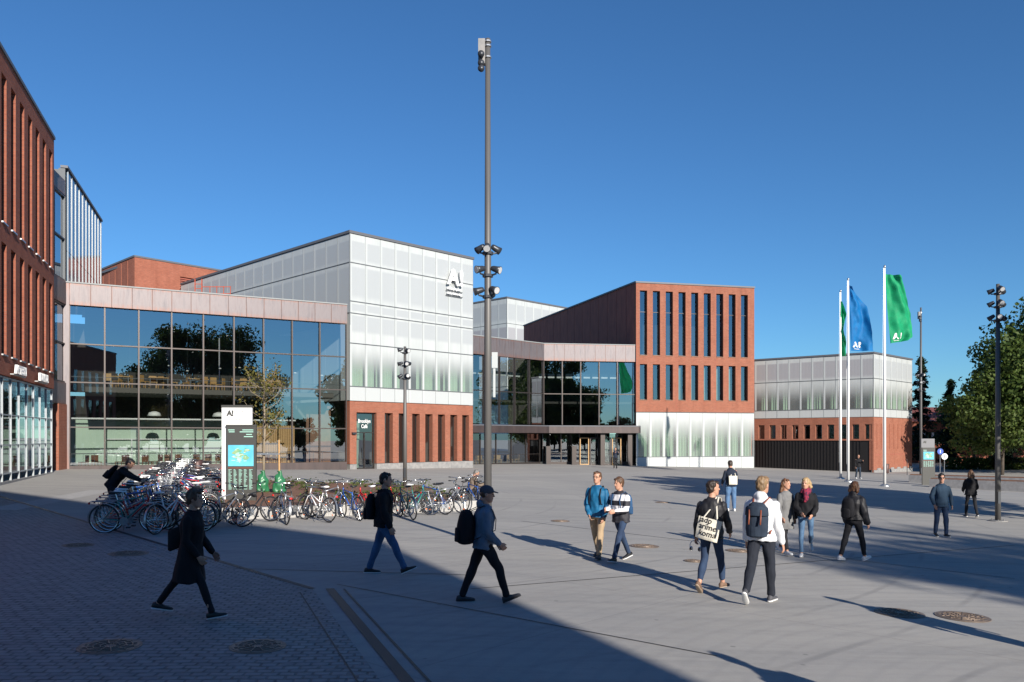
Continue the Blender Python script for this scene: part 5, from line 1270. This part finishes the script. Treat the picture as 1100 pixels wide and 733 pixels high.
for j in range(n + 1):
    for i in range(n + 1):
        u, v = i / n, j / n
        x = (inn[0][0] * (1 - u) + inn[1][0] * u) * (1 - v) + (inn[3][0] * (1 - u) + inn[2][0] * u) * v; y = (inn[0][1] * (1 - u) + inn[1][1] * u) * (1 - v) + (inn[3][1] * (1 - u) + inn[2][1] * u) * v
        P.append((x, y, gz(x) + .27 * (1 - v) + .09 * v + .05 * noise.noise((x * 2, y * 2, 0)) + .03 * noise.noise((x * 9, y * 9, 1))))
mb._add(P, [(j * (n + 1) + i, j * (n + 1) + i + 1, (j + 1) * (n + 1) + i + 1, (j + 1) * (n + 1) + i) for j in range(n) for i in range(n)])
mb.build('mulch', 'leaf_mulch', t, True, loc=tuple(o))
def bedp(u, v):
    x = (inn[0][0] * (1 - u) + inn[1][0] * u) * (1 - v) + (inn[3][0] * (1 - u) + inn[2][0] * u) * v; y = (inn[0][1] * (1 - u) + inn[1][1] * u) * (1 - v) + (inn[3][1] * (1 - u) + inn[2][1] * u) * v
    return x, y, gz(x) + .27 * (1 - v) + .09 * v

def leaf_mat(name, stops, trans=.3, sc=1.2):
    m = mat(name, stops[0], .6, 0, .3); t = NT(m); o = t.obj()
    n = t.noise(o, sc, 3, .6); n2 = t.noise(o, sc * 9, 2, .6)
    c = t.ramp(n, [(.35, stops[0]), (.65, stops[1])]); c = t.mix(t.mr(n2, .60, .72, 0, .8), c, stops[2])
    t.base(c); tl = t.n('ShaderNodeBsdfTranslucent'); t.l(c, tl.inputs[0]); mx = t.n('ShaderNodeMixShader', i_Fac=trans)
    out = t.t.nodes['Material Output']; t.l(t.b.outputs[0], mx.inputs[1]); t.l(tl.outputs[0], mx.inputs[2]); t.l(mx.outputs[0], out.inputs[0]); return m
LF = dict(maple=leaf_mat('maple_leaves', ((.045, .085, .018), (.085, .125, .025), (.20, .17, .03)), .35), dark=leaf_mat('dark_leaves', ((.022, .045, .012), (.045, .075, .018), (.07, .09, .02))),
          conifer=leaf_mat('spruce_needles', ((.012, .028, .014), (.024, .045, .02), (.05, .05, .025)), .1), light=leaf_mat('light_leaves', ((.055, .095, .02), (.10, .14, .03), (.22, .16, .04)), .35),
          young=leaf_mat('autumn_leaves', ((.10, .12, .03), (.19, .15, .04), (.34, .14, .05)), .35, 2.5))
M['bark'] = noisy('bark', (.09, .07, .055), (.05, .04, .03), 4, .9, stretch=(3, 3, .6), bump=.6); M['bark_pale'] = noisy('pale_bark', (.28, .23, .16), (.2, .16, .11), 6, .8)
def leaves(cent, nrm, size, rnd, asp=.62):
    """many small pointed leaf faces"""
    n = len(cent); a = rnd.normal(size=(n, 3)); a /= np.linalg.norm(a, axis=1)[:, None]
    nn = nrm + rnd.normal(size=(n, 3)) * .8; nn /= np.linalg.norm(nn, axis=1)[:, None]
    b = np.cross(nn, a); b /= np.linalg.norm(b, axis=1)[:, None] + 1e-9; a = np.cross(b, nn)
    s = size * rnd.uniform(.6, 1.3, n)[:, None]
    q = np.stack([cent - a * s * .5, cent + b * s * asp * .5 + nn * s * .08, cent + a * s * .5, cent - b * s * asp * .5 + nn * s * .08], 1)
    return q.reshape(-1, 3)
def leaf_obj(name, P, m, parent):
    me = bpy.data.meshes.new(name); n = len(P) // 4
    me.vertices.add(len(P)); me.vertices.foreach_set('co', P.ravel()); me.loops.add(4 * n); me.polygons.add(n)
    me.loops.foreach_set('vertex_index', np.arange(4 * n)); me.polygons.foreach_set('loop_start', np.arange(0, 4 * n, 4)); me.polygons.foreach_set('loop_total', np.full(n, 4))
    me.materials.append(m); me.update(calc_edges=True); me.validate()
    o = bpy.data.objects.new(name, me); COL.objects.link(o); o.parent = parent; return o
def tree(name, loc, H, rad, base, leafm, label, seed, nclump=60, nleaf=240, lsize=.28, trunk=.22, group=None, barkm='bark', squash=1.0, crs=None):
    rnd = np.random.default_rng(seed); t = thing(name, label, 'tree', loc, 0, group)
    mb = MB(); hc = (H + base) / 2; rz = (H - base) / 2; cs = []
    for i in range(nclump):
        d = rnd.normal(size=3); d /= np.linalg.norm(d); r = rnd.uniform(.35, 1) ** .6
        e = 1 + .28 * noise.noise((d[0] * 2 + seed, d[1] * 2, d[2] * 2))
        c = np.array([d[0] * rad * r * e, d[1] * rad * r * e, hc + d[2] * rz * r * e * .93]); cs.append(c)
    top = Vector((.2, .1, H * .8)); lean = rnd.normal(size=2) * .2
    mb.tube([(0, 0, -.1), (lean[0] * .3, lean[1] * .3, base), (lean[0], lean[1], hc), (0, 0, H * .86)], [trunk, trunk * .8, trunk * .5, trunk * .12], 10); mb.build('trunk', barkm, t, True)
    mb = MB(); P = []
    for i, c in enumerate(cs):
        if i % 2 == 0:
            z0 = base + (c[2] - base) * rnd.uniform(.2, .6); z0 = max(base * .8, min(z0, H * .7)); s = Vector((lean[0] * .5, lean[1] * .5, z0)); e = Vector(c)
            md = s.lerp(e, .5) + Vector((0, 0, .12 * (e - s).length)); mb.tube([s, md, e], [trunk * .28, trunk * .16, .02], 6)
        rc = rnd.uniform(.65, 1.25) * rad * .26
        n = int(nleaf * rnd.uniform(.6, 1.3)); d = rnd.normal(size=(n, 3)); d /= np.linalg.norm(d, axis=1)[:, None]
        rr = rc * rnd.uniform(.45, 1.15, n)[:, None]; q = c + d * rr * np.array([1, 1, .7])
        P.append(leaves(q, d, lsize, rnd))
    mb.build('branch', barkm, t, True) if len(mb.v) else None
    leaf_obj('crown', np.concatenate(P), LF[leafm], t); return t
def conifer(loc, H, rad, label, seed, group):
    rnd = np.random.default_rng(seed); t = thing('conifer_tree', label, 'tree', loc, 0, group)
    mb = MB(); mb.tube([(0, 0, 0), (0, 0, H)], [.2, .02], 8); mb.build('trunk', 'bark', t); P = []; n = int(H * 9)
    for i in range(n):
        z = H * (.12 + .87 * i / n); r = rad * (1 - z / H) ** .8 * rnd.uniform(.6, 1.1) + .1; a = rnd.uniform(0, 6.283)
        k = 60; s = rnd.uniform(.1, 1, k); q = np.stack([np.cos(a) * r * s, np.sin(a) * r * s, z - .35 * r * s], 1) + rnd.normal(size=(k, 3)) * .14 * np.array([1, 1, .6])
        P.append(leaves(q, np.tile([0, 0, 1.], (k, 1)), .3, rnd))
    leaf_obj('crown', np.concatenate(P), LF['conifer'], t)
# young tree with stake
x, y, z = bedp(.27, .60); x, y = at(283, 534); z = gz(x) + .15
yt = thing('young_tree', 'slim young staked tree with sparse autumn leaves beside the map sign', 'tree', (x, y, z))
rnd = np.random.default_rng(5); mb = MB(); mb.tube([(0, 0, 0), (.02, 0, 1.6), (.05, 0, 2.4), (.0, 0, 5.0)], [.05, .045, .04, .01], 8); mb.build('trunk', 'bark_pale', yt, True)
mb = MB(); P = []
for i in range(26):
    a = rnd.uniform(0, 6.283); z1 = rnd.uniform(1.7, 3.9); l = rnd.uniform(.6, 1.15) * (1 - (z1 - 2.2) / 5); s = Vector((.03, 0, z1)); e = s + Vector((math.cos(a) * l, math.sin(a) * l, rnd.uniform(.5, 1.1)))
    md = s.lerp(e, .5) + Vector((math.cos(a) * .12, math.sin(a) * .12, -.05)); mb.tube([s, md, e], [.018, .012, .004], 5)
    k = 34; tt = rnd.uniform(.3, 1.08, k)[:, None]; q = np.array(s) + (np.array(e) - np.array(s)) * tt + rnd.normal(size=(k, 3)) * .13; P.append(leaves(q, rnd.normal(size=(k, 3)), .11, rnd))
mb.build('branch', 'bark_pale', yt, True); leaf_obj('crown', np.concatenate(P), LF['young'], yt)
st = thing('tree_stake', 'pale wooden stake with cross bar supporting the young tree', 'stake', (x + .62, y - .1, z)); mb = MB(); mb.tube([(0, 0, -.1), (-.02, 0, 1.95)], .035, 8); mb.build('post', 'wood', st); mb = MB(); mb.box(-1.55, .02, -.03, .03, 1.40, 1.47); mb.build('cross_bar', 'steel', st); mb = MB(); mb.tube([(-1.5, 0, -.1), (-1.5, 0, 1.5)], .035, 8); mb.build('post', 'wood', st)
GB = mat('green_plastic_bag', (.03, .16, .07), .35); 
for i, dx in enumerate((0, .62)):
    b = thing('watering_bag', ['green watering bag wrapped round the young tree trunk', 'green watering bag wrapped round the wooden stake'][i], 'watering bag', (x + dx, y - .12, z)); mb = MB()
    loft(mb, [(Vector((.02 * math.sin(q * 9), 0, zz)), Vector((r, 0, 0)), Vector((0, r * .8, 0))) for q, (zz, r) in enumerate(((0, .2), (.06, .25), (.3, .24), (.5, .18), (.64, .12), (.74, .06), (.82, .09)))], 16); o_ = remesh(mb, 'bag_body', GB, b, .02, 1, .05, 7)
# low plants in the bed
P = []
for i in range(70):
    u, v = rnd.uniform(.02, .98), rnd.uniform(.05, .97); x_, y_, z_ = bedp(u, v); big = rnd.uniform(.5, 1.2)
    if rnd.random() < .35 and u > .12: big *= .4
    k = int(46 * big); q = rnd.normal(size=(k, 3)) * np.array([.20, .20, .09]) * big + np.array([x_, y_, z_ + .12 * big]); P.append(leaves(q, np.tile([0, 0, .6], (k, 1)), .11, rnd))
tag(leaf_obj('ground_cover', np.concatenate(P), LF['light'], None), 'low green plants scattered over the bark mulch bed', 'plants', kind='stuff')

# background trees on the right
G1 = 'trees behind the square on the right'
tree('maple_tree', (54, 76, -1.15), 17.5, 9.2, 1.8, 'maple', 'large dark green maple filling the right edge behind the lamp post', 11, 120, 380, .42, .3, G1)
tree('maple_tree', (46.5, 76, -1.15), 11.2, 4.8, 1.2, 'light', 'lower light green tree in front of the dark maple', 12, 70, 300, .36, .2, G1)
tree('maple_tree', (63, 86, -1.1), 19, 8, 1.5, 'maple', 'broad green tree behind the maple at the far right edge', 13, 70, 260, .36, .3, G1)
for i, (x_, y_, h, r, lb) in enumerate(((47.0, 92, 13.0, 2.2, 'dark spruce right beside the low white building corner'), (51.5, 94, 10.5, 2.2, 'shorter dark spruce between the mast and the green tree'), (53.2, 88, 13.2, 2.5, 'pointed spruce behind the light green tree'), (57, 92, 14.0, 2.6, 'tall spruce partly hidden behind the maple crown'))):
    conifer((x_, y_, -1.2), h, r, lb, 20 + i, 'spruces far behind the right map sign')
for i, (x_, y_, h) in enumerate(((60, 104, 10), (67, 108, 12), (74, 104, 13), (82, 112, 14))): tree('distant_tree', (x_, y_, -1.2), h, 5, 1.5, 'dark', 'dark distant tree in the row behind the distant brick building', 30 + i, 36, 160, .5, .25, 'distant trees')
tree('small_tree', (54, 108.5, -1.2), 4.6, 2.4, .6, 'light', 'small yellow green tree in front of the distant brick building', 41, 24, 130, .35, .1)
# trees behind and beside the photographer: they shade the square and stand mirrored in the glass
G2 = 'tall trees behind the viewpoint'
for i, (x_, y_, h, r, lb) in enumerate(((22.6, 22.5, 12.8, 4.6, ''), (25, 27, 12, 4.5, ''), (25, -30, 15, 6.0, ''), (36, -31, 24.5, 9, ''), (46, -33, 24, 9, ''))):
    tree('park_tree', (x_, y_, gz(x_)), h, r, 3.2, 'dark', ['dark tree just outside the right picture edge beside the square', 'second dark tree outside the right picture edge', 'lower dark tree behind the viewpoint, mirrored at the left of the glass hall', 'tallest dark tree behind the viewpoint, mirrored in the glass hall', 'tall dark tree behind the viewpoint, mirrored right in the glass hall'][i], 50 + i, 100 if i > 1 else 80, 200, .55, .35, G2)
rr = random.Random(3)
pk = [tree('park_tree', (30 + i * 9, -75, -1.0), 10 + i, 6, .6, 'dark', 'dark park tree in the far belt behind the viewpoint', 70 + i, 36, 150, .8, .3, 'tree belt behind the viewpoint') for i in range(3)]
for t_ in pk: index_kids(t_)
for i in range(34): dup(pk[i % 3], (-40 + i * 7 + rr.uniform(-2, 2), -85 + max(0, i - 12) * 3.2 + rr.uniform(-6, 6), -1.0), rr.uniform(0, 6), scale=rr.uniform(.7, 1.15))

# ---------------------------------------------------------------- seats inside the hall, pendants
def chair(m_, wood, label, grp):
    t = thing('cafe_chair', label, 'chair', (0, 0, 0), 0, grp)
    mb = MB(); mb.box(-.21, .21, -.2, .22, .43, .47); mb.box(-.21, .21, .20, .235, .47, .86)
    for a in (-.18, .18):
        for b in (-.17, .19): mb.box(a - .018, a + .018, b - .018, b + .018, 0, .43)
    mb.build('chair_frame', wood, t); return t
c1 = chair(None, 'wood', 'light wooden chair at the tables on the upper floor behind the glass', 'chairs on the upper floor of the glass hall')
c2 = chair(None, 'wood_brown', 'brown chair by the ground floor window of the glass hall', 'chairs on the ground floor of the glass hall')
c3 = chair(None, 'wood', 'light wooden chair inside the entrance wing windows', 'chairs inside the entrance wing')
index_kids(c1); index_kids(c2); index_kids(c3)
ang = math.atan2(HALL[1][0], HALL[0][0])
rr = random.Random(12)
us = [2.0, 2.5, 3.1, 4.0, 4.5, 5.1, 5.6, 6.3, 6.8, 7.3, 7.9, 8.5, 9.3, 9.9, 10.6, 11.4, 12.2]
for i, u in enumerate(us):
    p = HALL @ Vector((u, 1.6 + (i % 3) * .45, 5.36)); a = ang + rr.uniform(0, 6.28)
    if i == 0: c1.location = p; c1.rotation_euler.z = a
    else: dup(c1, p, a)
us = [.7, 1.4, 2.6, 3.2, 4.1, 4.7, 5.3, 6.0, 6.8, 7.6, 8.3, 9.2, 9.8, 10.5, 11.2, 11.9, 12.7]
for i, u in enumerate(us):
    p = HALL @ Vector((u, 1.1 + (i % 2) * .5, .51)); a = ang + rr.uniform(0, 6.28)
    if i == 0: c2.location = p; c2.rotation_euler.z = a
    else: dup(c2, p, a)
mEx, _ = frame(EX, E1)
for i, u in enumerate((6.0, 6.8, 8.0, 8.8, 10.2, 11.0)):
    p = mEx @ Vector((u, 1.4, -.05)); a = rr.uniform(0, 6.28)
    if i == 0: c3.location = p; c3.rotation_euler.z = a
    else: dup(c3, p, a)
for i, u in enumerate((2.6, 4.8, 7.1, 9.6, 11.5)):
    p = HALL @ Vector((u, 2.0, 5.36)); t = thing('cafe_table', 'wooden table on the upper floor of the glass hall', 'table', p, ang, 'tables on the upper floor'); mb = MB(); mb.box(-.6, .6, -.35, .35, .70, .74); mb.build('tabletop', 'wood', t)
    for a in (-.5, .5): mb = MB(); mb.box(a - .03, a + .03, -.3, .3, 0, .70); mb.build('leg', 'lamp_dark', t)
for i, (u, v, zc, zl, r) in enumerate(((3.2, 2, 9.9, 7.0, .09), (3.7, 2.3, 9.9, 6.7, .09), (5.4, 2, 9.9, 6.85, .09), (6.5, 2.4, 9.9, 6.6, .09), (8.4, 2, 9.9, 6.8, .09), (9.6, 2, 9.9, 6.9, .09), (11.4, 2, 9.9, 6.8, .09), (13.2, 2.2, 9.9, 6.7, .12), (15.0, 2.2, 9.9, 6.6, .12), (4.6, 2.5, 5.05, 3.75, .42), (8.4, 2.5, 5.05, 3.75, .42))):
    p = HALL @ Vector((u, v, zc)); big = r > .3; t = thing('pendant_lamp', 'large white dome lamp hanging low over the ground floor of the glass hall' if big else 'small pendant lamp hanging over the upper floor of the glass hall', 'pendant lamp', p, 0, 'dome lamps' if big else 'small pendant lamps')
    mb = MB(); mb.cyl((0, 0, 0), (0, 0, zl - zc), .008, seg=5); mb.build('cord', 'lamp_dark', t); mb = MB(); mb.tube([(0, 0, zl - zc + r * .7), (0, 0, zl - zc + r * .5), (0, 0, zl - zc)], [r * .2, r * .75, r], 16); mb.build('shade', 'white', t, True)

# ---------------------------------------------------------------- bins, benches, road signs
def bin_(loc, label):
    t = thing('litter_bin', label, 'litter bin', loc); BR = mat('brown_bin', (.09, .05, .045), .5, .3); mb = MB(); mb.tube([(0, 0, .22), (0, 0, .26), (0, 0, .98), (0, 0, 1.0)], [.2, .22, .24, .22], 18); mb.build('bin_body', BR, t, True)
    mb = MB(); mb.tube([(0, 0, 1.0), (0, 0, 1.03)], .25, 18); mb.build('lid', BR, t)
    for a in (-.1, .1): mb = MB(); mb.cyl((a, 0, 0), (a, 0, .22), .02, seg=6); mb.build('leg', 'lamp_dark', t)
x, y = at(212, 518); bin_((x, y, gz(x)), 'brown litter bin at the far end of the left bicycle row'); bin_((33.2, 71, -.96), 'dark litter bin beside the right corner of the low brick building')
mb = MB(); t = thing('short_post', 'thin dark post beside the litter bin at the low brick building', 'post', (34.3, 69.5, -.96)); mb.tube([(0, 0, 0), (0, 0, 1.5)], .03, 8); mb.build('post', 'lamp_dark', t)
GR = noisy('bench_granite', (.17, .17, .18), (.23, .23, .24), 5, .7)
for i, (x0, y0, x1, y1, lb) in enumerate(((25.8, 49.5, 29.6, 46.2, 'long low concrete bench block right of the second map sign'), (29.9, 46.0, 31.8, 44.6, 'short concrete bench block behind the lamp post at the right edge'), (27.5, 55.5, 33.5, 50.5, 'farther low concrete wall in front of the trees'))):
    m_, L = frame((x0, y0), (x1, y1)); t = thing('concrete_bench', lb, 'bench', (x0, y0, gz(x0)), 0, 'low concrete blocks on the right'); mb = MB(m_); mb.box(0, L, 0, .8, gz(x0) - .2, gz(x0) + .5); mb.build('block', GR, t, loc=tuple(t.location))
    mb = MB(m_); mb.box(.05, L - .05, .1, .7, gz(x0) + .503, gz(x0) + .55); mb.build('seat', 'wood_brown', t, loc=tuple(t.location))
def rsign(x, y, h, c, label, bar=False):
    t = thing('road_sign', label, 'road sign', (x, y, -1.15), 0, 'road signs far right'); mb = MB(); mb.cyl((0, 0, 0), (0, 0, h), .03, seg=8); mb.build('post', 'steel', t); mb = MB(); mb.cyl((0, -.03, h - .1), (0, -.05, h - .1), .27, seg=24); f = mb.build('disc', c, t)
    mb = MB(); mb.box(-.03, .03, -.056, -.052, h - .24, h + .04); mb.build('symbol', 'white' if not bar else 'lamp_dark', f)
rsign(38.5, 72, 2.4, mat('sign_blue', (.02, .08, .4), .4), 'blue round road sign just right of the second map sign'); rsign(37.8, 70, 2.0, 'white', 'white round road sign beside the blue one', True)
t = thing('hedge', 'low green hedge right of the second map sign below the distant building', 'hedge', (48, 88, -1.15)); rnd = np.random.default_rng(9); q = rnd.uniform(0, 1, size=(5200, 3)) * np.array([14, 1.4, 1.3]); leaf_obj('foliage', leaves(q, rnd.normal(size=(5200, 3)), .3, rnd), LF['light'], t)
# ---------------------------------------------------------------- bicycles
def paint(name, c): return mat(name, c, .3, 0, .6)
PB = dict(black=paint('bike_black', (.02, .02, .022)), white=paint('bike_white', (.7, .7, .7)), red=paint('bike_red', (.55, .02, .02)), blue=paint('bike_blue', (.02, .10, .40)), silver=mat('bike_silver', (.50, .51, .53), .3, .7),
          green=paint('bike_teal', (.03, .22, .20)), grey=paint('bike_grey', (.10, .11, .12)), orange=paint('bike_orange', (.6, .15, .02)), purple=paint('bike_purple', (.13, .05, .15)))
def bike(kind, col, seatc, extras=()):
    r = thing('bicycle', 'bicycle', 'bicycle')
    wb = (-.52, .56); R0 = .335
    for x in wb:
        mb = MB(); mb.torus((x, 0, R0), R0 - .032, .011, 30, 5)
        for k in range(18):
            a = k * 2 * PI / 18; s_ = .018 if k % 2 else -.018
            mb.tube([(x + .02 * math.cos(a + .9), s_, R0 + .02 * math.sin(a + .9)), (x + (R0 - .035) * math.cos(a), 0, R0 + (R0 - .035) * math.sin(a))], .0017, 3)
        mb.cyl((x, -.05, R0), (x, .05, R0), .022, seg=8); w = mb.build('wheel', 'chrome', r)
        mb = MB(); mb.torus((x, 0, R0), R0 - .018, .020, 30, 6); mb.build('tyre', 'black_rubber', w, True)
    BB = Vector((-.08, 0, .29)); ST = Vector((-.22, 0, .78)); HT = Vector((.32, 0, .88)); HB = Vector((.36, 0, .72)); RA = Vector((wb[0], 0, R0)); FA = Vector((wb[1], 0, R0))
    mb = MB(); mb.tube([BB, ST], .016, 8); mb.tube([HT, HB], .019, 8); mb.tube([BB, HB + Vector((-.01, 0, -.0))], .018, 8)
    if kind == 'diamond': mb.tube([ST.lerp(BB, .06), HT.lerp(HB, .3)], .015, 8)
    else: mb.tube([ST.lerp(BB, .55), HT.lerp(HB, .6) + Vector((0, 0, -.04))], .016, 8)
    for s_ in (-1, 1):
        o = Vector((0, s_ * .045, 0)); mb.tube([BB + o * .6, RA + o * 1.3], .009, 6); mb.tube([ST.lerp(BB, .12 if kind == 'diamond' else .5) + o * .4, RA + o * 1.3], .008, 6)
    f = mb.build('frame', PB[col], r, True); f.material_slots[0].link = 'OBJECT'; f.material_slots[0].material = PB[col]
    mb = MB(); 
    for s_ in (-1, 1): o = Vector((0, s_ * .05, 0)); mb.tube([HB + Vector((.01, 0, -.03)), HB + o + Vector((.02, 0, -.06)), FA + o], .011, 6)
    k_ = mb.build('fork', PB[col], r, True); k_.material_slots[0].link = 'OBJECT'; k_.material_slots[0].material = PB[col]
    mb = MB(); mb.tube([HT, HT + Vector((-.03, 0, .12)), HT + Vector((.02, 0, .16))], .013, 6)
    if kind == 'diamond': bar = [(-.12, .31), (0, .18), (.02, 0)]; pts = [HT + Vector((a, s, .16 + .02 * abs(s) / .3)) for a, s in ((-.06, -.29), (.0, -.14), (.02, 0), (.0, .14), (-.06, .29))]
    else: pts = [HT + Vector((a, s, z)) for a, s, z in ((-.22, -.27, .17), (-.08, -.26, .20), (.04, -.12, .20), (.03, 0, .16), (.04, .12, .20), (-.08, .26, .20), (-.22, .27, .17))]
    mb.tube(pts, .011, 6); h = mb.build('handlebar', 'chrome', r, True)
    for e, n in ((0, 1), (-1, -2)): mb = MB(); mb.tube([pts[e], pts[e].lerp(pts[n], .55)], .017, 6); mb.build('grip', 'black_rubber', h, True)
    mb = MB(); up = (ST - BB).normalized(); sc = ST + up * .14; mb.tube([ST, sc], .012, 6); sp = mb.build('seat_post', 'chrome', r)
    mb = MB(); loft(mb, [(sc + Vector((x, 0, .025 + (.012 if x < -.05 else 0))), Vector((0, w_, 0)), Vector((0, 0, t_))) for x, w_, t_ in ((-.14, .05, .015), (-.12, .085, .03), (-.05, .075, .03), (.04, .032, .024), (.12, .02, .018), (.145, .01, .008))], 12)
    mb.build('saddle', 'white' if seatc == 'white' else 'black_plastic', r, True)
    mb = MB(); mb.tube([BB + Vector((0, -.05, 0)), BB + Vector((0, -.058, 0))], .095, 18); mb.cyl(BB + Vector((0, -.08, 0)), BB + Vector((0, .08, 0)), .016, seg=6); mb.tube([BB + Vector((0, -.08, 0)), BB + Vector((.11, -.085, -.13))], .011, 5); mb.tube([BB + Vector((0, .08, 0)), BB + Vector((-.11, .085, .13))], .011, 5); mb.tube([BB + Vector((.0, -.056, .095)), RA + Vector((0, -.056, .04))], .005, 4); mb.tube([BB + Vector((.0, -.056, -.095)), RA + Vector((0, -.056, -.04))], .005, 4)
    c = mb.build('crank', 'steel', r); mb = MB(); mb.box(BB.x + .07, BB.x + .16, -.16, -.09, BB.z - .145, BB.z - .12); mb.box(BB.x - .16, BB.x - .07, .09, .16, BB.z + .12, BB.z + .145); mb.build('pedal', 'black_plastic', c)
    if 'guard' in extras:
        for x, a0, a1 in ((wb[0], 10, 190), (wb[1], 35, 160)):
            mb = MB(); pts = [(x + (R0 + .018) * math.cos(R(a)), 0, R0 + (R0 + .018) * math.sin(R(a))) for a in range(a0, a1 + 1, 10)]
            P_ = []; 
            for p in pts: P_ += [(p[0], -.026, p[2]), (p[0], 0, p[2] + .008), (p[0], .026, p[2])]
            mb._add(P_, [(3 * i + j, 3 * i + 3 + j, 3 * i + 4 + j, 3 * i + 1 + j) for i in range(len(pts) - 1) for j in range(2)]); mb.build('mudguard', 'steel' if col in ('silver', 'green', 'white') else 'black_plastic', r, True)
    if 'rack' in extras:
        mb = MB(); z = .74
        for s_ in (-.06, 0, .06): mb.tube([(-.26, s_, z), (-.80, s_, z)], .006, 5)
        for x in (-.32, -.5, -.78): mb.tube([(x, -.06, z), (x, .06, z)], .006, 5)
        for s_ in (-.06, .06): mb.tube([(-.62, s_, z), (wb[0], s_, R0)], .006, 5)
        mb.build('rack', 'steel' if col != 'black' else 'black_plastic', r)
        mb = MB(); mb.ell((-.83, 0, .70), (.02, .045, .03), 8, 6); mb.build('rear_light', 'red_plastic', r, True)
    if 'basket' in extras:
        mb = MB()
        for z in (.86, .93, 1.0, 1.07):
            w_ = .13 + (z - .86) * .15; mb.tube([(.42, -w_, z), (.68, -w_, z), (.68, w_, z), (.42, w_, z)], .005, 4, closed=True)
        for a in (-.15, -.05, .05, .15): mb.tube([(.68, a, .86), (.68, a, 1.07)], .004, 4); mb.tube([(.42, a, .86), (.42, a, 1.07)], .004, 4)
        mb.box(.43, .67, -.12, .12, .85, .856); mb.build('basket', 'steel', r)
    mb = MB(); mb.tube([(-.12, .05, .27), (-.16, .16, .03)], .009, 5); mb.build('kickstand', 'steel', r)
    mb = MB()
    for x, a in ((wb[0], 40), (wb[0], 220), (wb[1], 100), (wb[1], 280)): mb.ell((x + .2 * math.cos(R(a)), .0, R0 + .2 * math.sin(R(a))), (.03, .008, .02), 6, 4)
    mb.build('spoke_reflector', 'orange_refl', r)
    index_kids(r); return r
KIND = [bike('diamond', 'silver', 'black', ('guard', 'rack')), bike('low', 'white', 'white', ('guard', 'rack')), bike('low', 'black', 'black', ('guard', 'rack', 'basket')), bike('diamond', 'grey', 'black', ())]
used = set()
def put(kind, x, y, rz, col, label, group, lean=0, z=0, extra=False):
    k = KIND[kind]; rx = R(lean)
    if kind not in used and not extra:
        used.add(kind); k.location = (x, y, gz(x) + z); k.rotation_euler = (rx, 0, rz); k['label'] = label; k['group'] = group; b = k
    else: b = dup(k, (x, y, gz(x) + z), rz, label, group, rx=rx)
    for ch in b.children:
        if ch.name.startswith(('frame', 'fork')): ch.material_slots[0].link = 'OBJECT'; ch.material_slots[0].material = PB[col]
    return b
# front row against the bed, left to right
G = 'bicycles parked in the front row against the planting bed'
row_ = [(272, 571, 3, 'black', 52, 'black bicycle with turned front wheel, leftmost of the front row'), (303, 571, 0, 'silver', 118, 'silver bicycle second from the left in the front row'), (318, 566, 2, 'black', 55, 'black bicycle with basket left of the white bicycle'),
        (340, 569, 1, 'white', 140, 'white low frame bicycle with white saddle in the front row'), (357, 564, 0, 'silver', 62, 'silver grey bicycle just right of the white one'), (377, 567, 3, 'blue', 128, 'slim dark blue bicycle left of the red bicycles'), (397, 566, 1, 'red', 132, 'bright red low frame bicycle with white saddle'), (414, 564, 2, 'red', 60, 'red bicycle with basket partly hidden by the man in jeans'),
        (437, 566, 0, 'green', 118, 'teal bicycle directly right of the man in jeans'), (450, 563, 1, 'green', 60, 'pale teal bicycle next to the blue one'), (463, 561, 3, 'blue', 150, 'bright blue bicycle in the front row'), (480, 562, 0, 'silver', 30, 'dark silver bicycle with white mudguard seen from the side'), (492, 557, 3, 'grey', 118, 'brown grey bicycle with black saddle near the sitting man'), (506, 554, 2, 'black', 60, 'black bicycle at the right end of the front row'), (512, 556, 0, 'blue', 125, 'dark blue bicycle behind the man in the cap')]
for px, py, k, c, rz, lb in row_:
    x, y = at(px, py - 9); put(k, x, y, R(rz), c, lb, G, random.choice((-5, 4, -7)))
# leaning bicycle by the sign
x, y = at(243, 566); b = put(3, x, y, R(150), 'black', 'black bicycle tipped over against the kerb below the map sign', 'bicycles at the left', 38, .02)
# long double row on the left
cols = ['silver', 'black', 'white', 'silver', 'grey', 'red', 'silver', 'blue', 'black', 'white', 'silver', 'grey', 'green', 'silver', 'purple', 'black']
rl = random.Random(21); a0 = Vector(at(150, 573)); a1 = Vector((-15.6, 37.5)); dirv = (a1 - a0); Ln = dirv.length; dirv.normalize(); n_ = int((Ln - .4) / .52)
put(0, a0.x - .25, a0.y, R(8), 'green', 'dark teal bicycle side on at the near end of the long left row', 'bicycles at the left', 6)
put(1, a0.x + .55, a0.y + .35, R(78), 'white', 'pale bicycle with front wheel toward the camera at the near end of the left row', 'bicycles at the left', -4)
put(3, a0.x + 1.35, a0.y + 1.6, R(64), 'silver', 'silver bicycle standing apart right of the near end of the left row', 'bicycles at the left', 5)
for i in range(n_):
    q = a0 + dirv * (.45 + i * .52); c = cols[(i * 7 + 3) % 16]; shade = q.y < 22.5
    for s_ in (0, 1):
        if s_ and rl.random() < .42: continue
        c = rl.choice(cols); x_ = q.x + (-.15 if s_ == 0 else .95) + rl.uniform(-.12, .12); y_ = q.y + rl.uniform(-.1, .1) + .25 * s_
        rz = rl.uniform(4, 26) if s_ == 0 else rl.uniform(160, 200)
        nm = {'green': 'teal'}.get(c, c)
        put(rl.randrange(4), x_, y_, R(rz), c, ('%s bicycle in the shaded near part of the dense left bicycle row' if shade else '%s bicycle in the sunlit far part of the dense left bicycle row') % nm, ('%s bicycles in the near shaded rack' if shade else '%s bicycles in the far sunlit rack') % nm, rl.uniform(-8, 8))
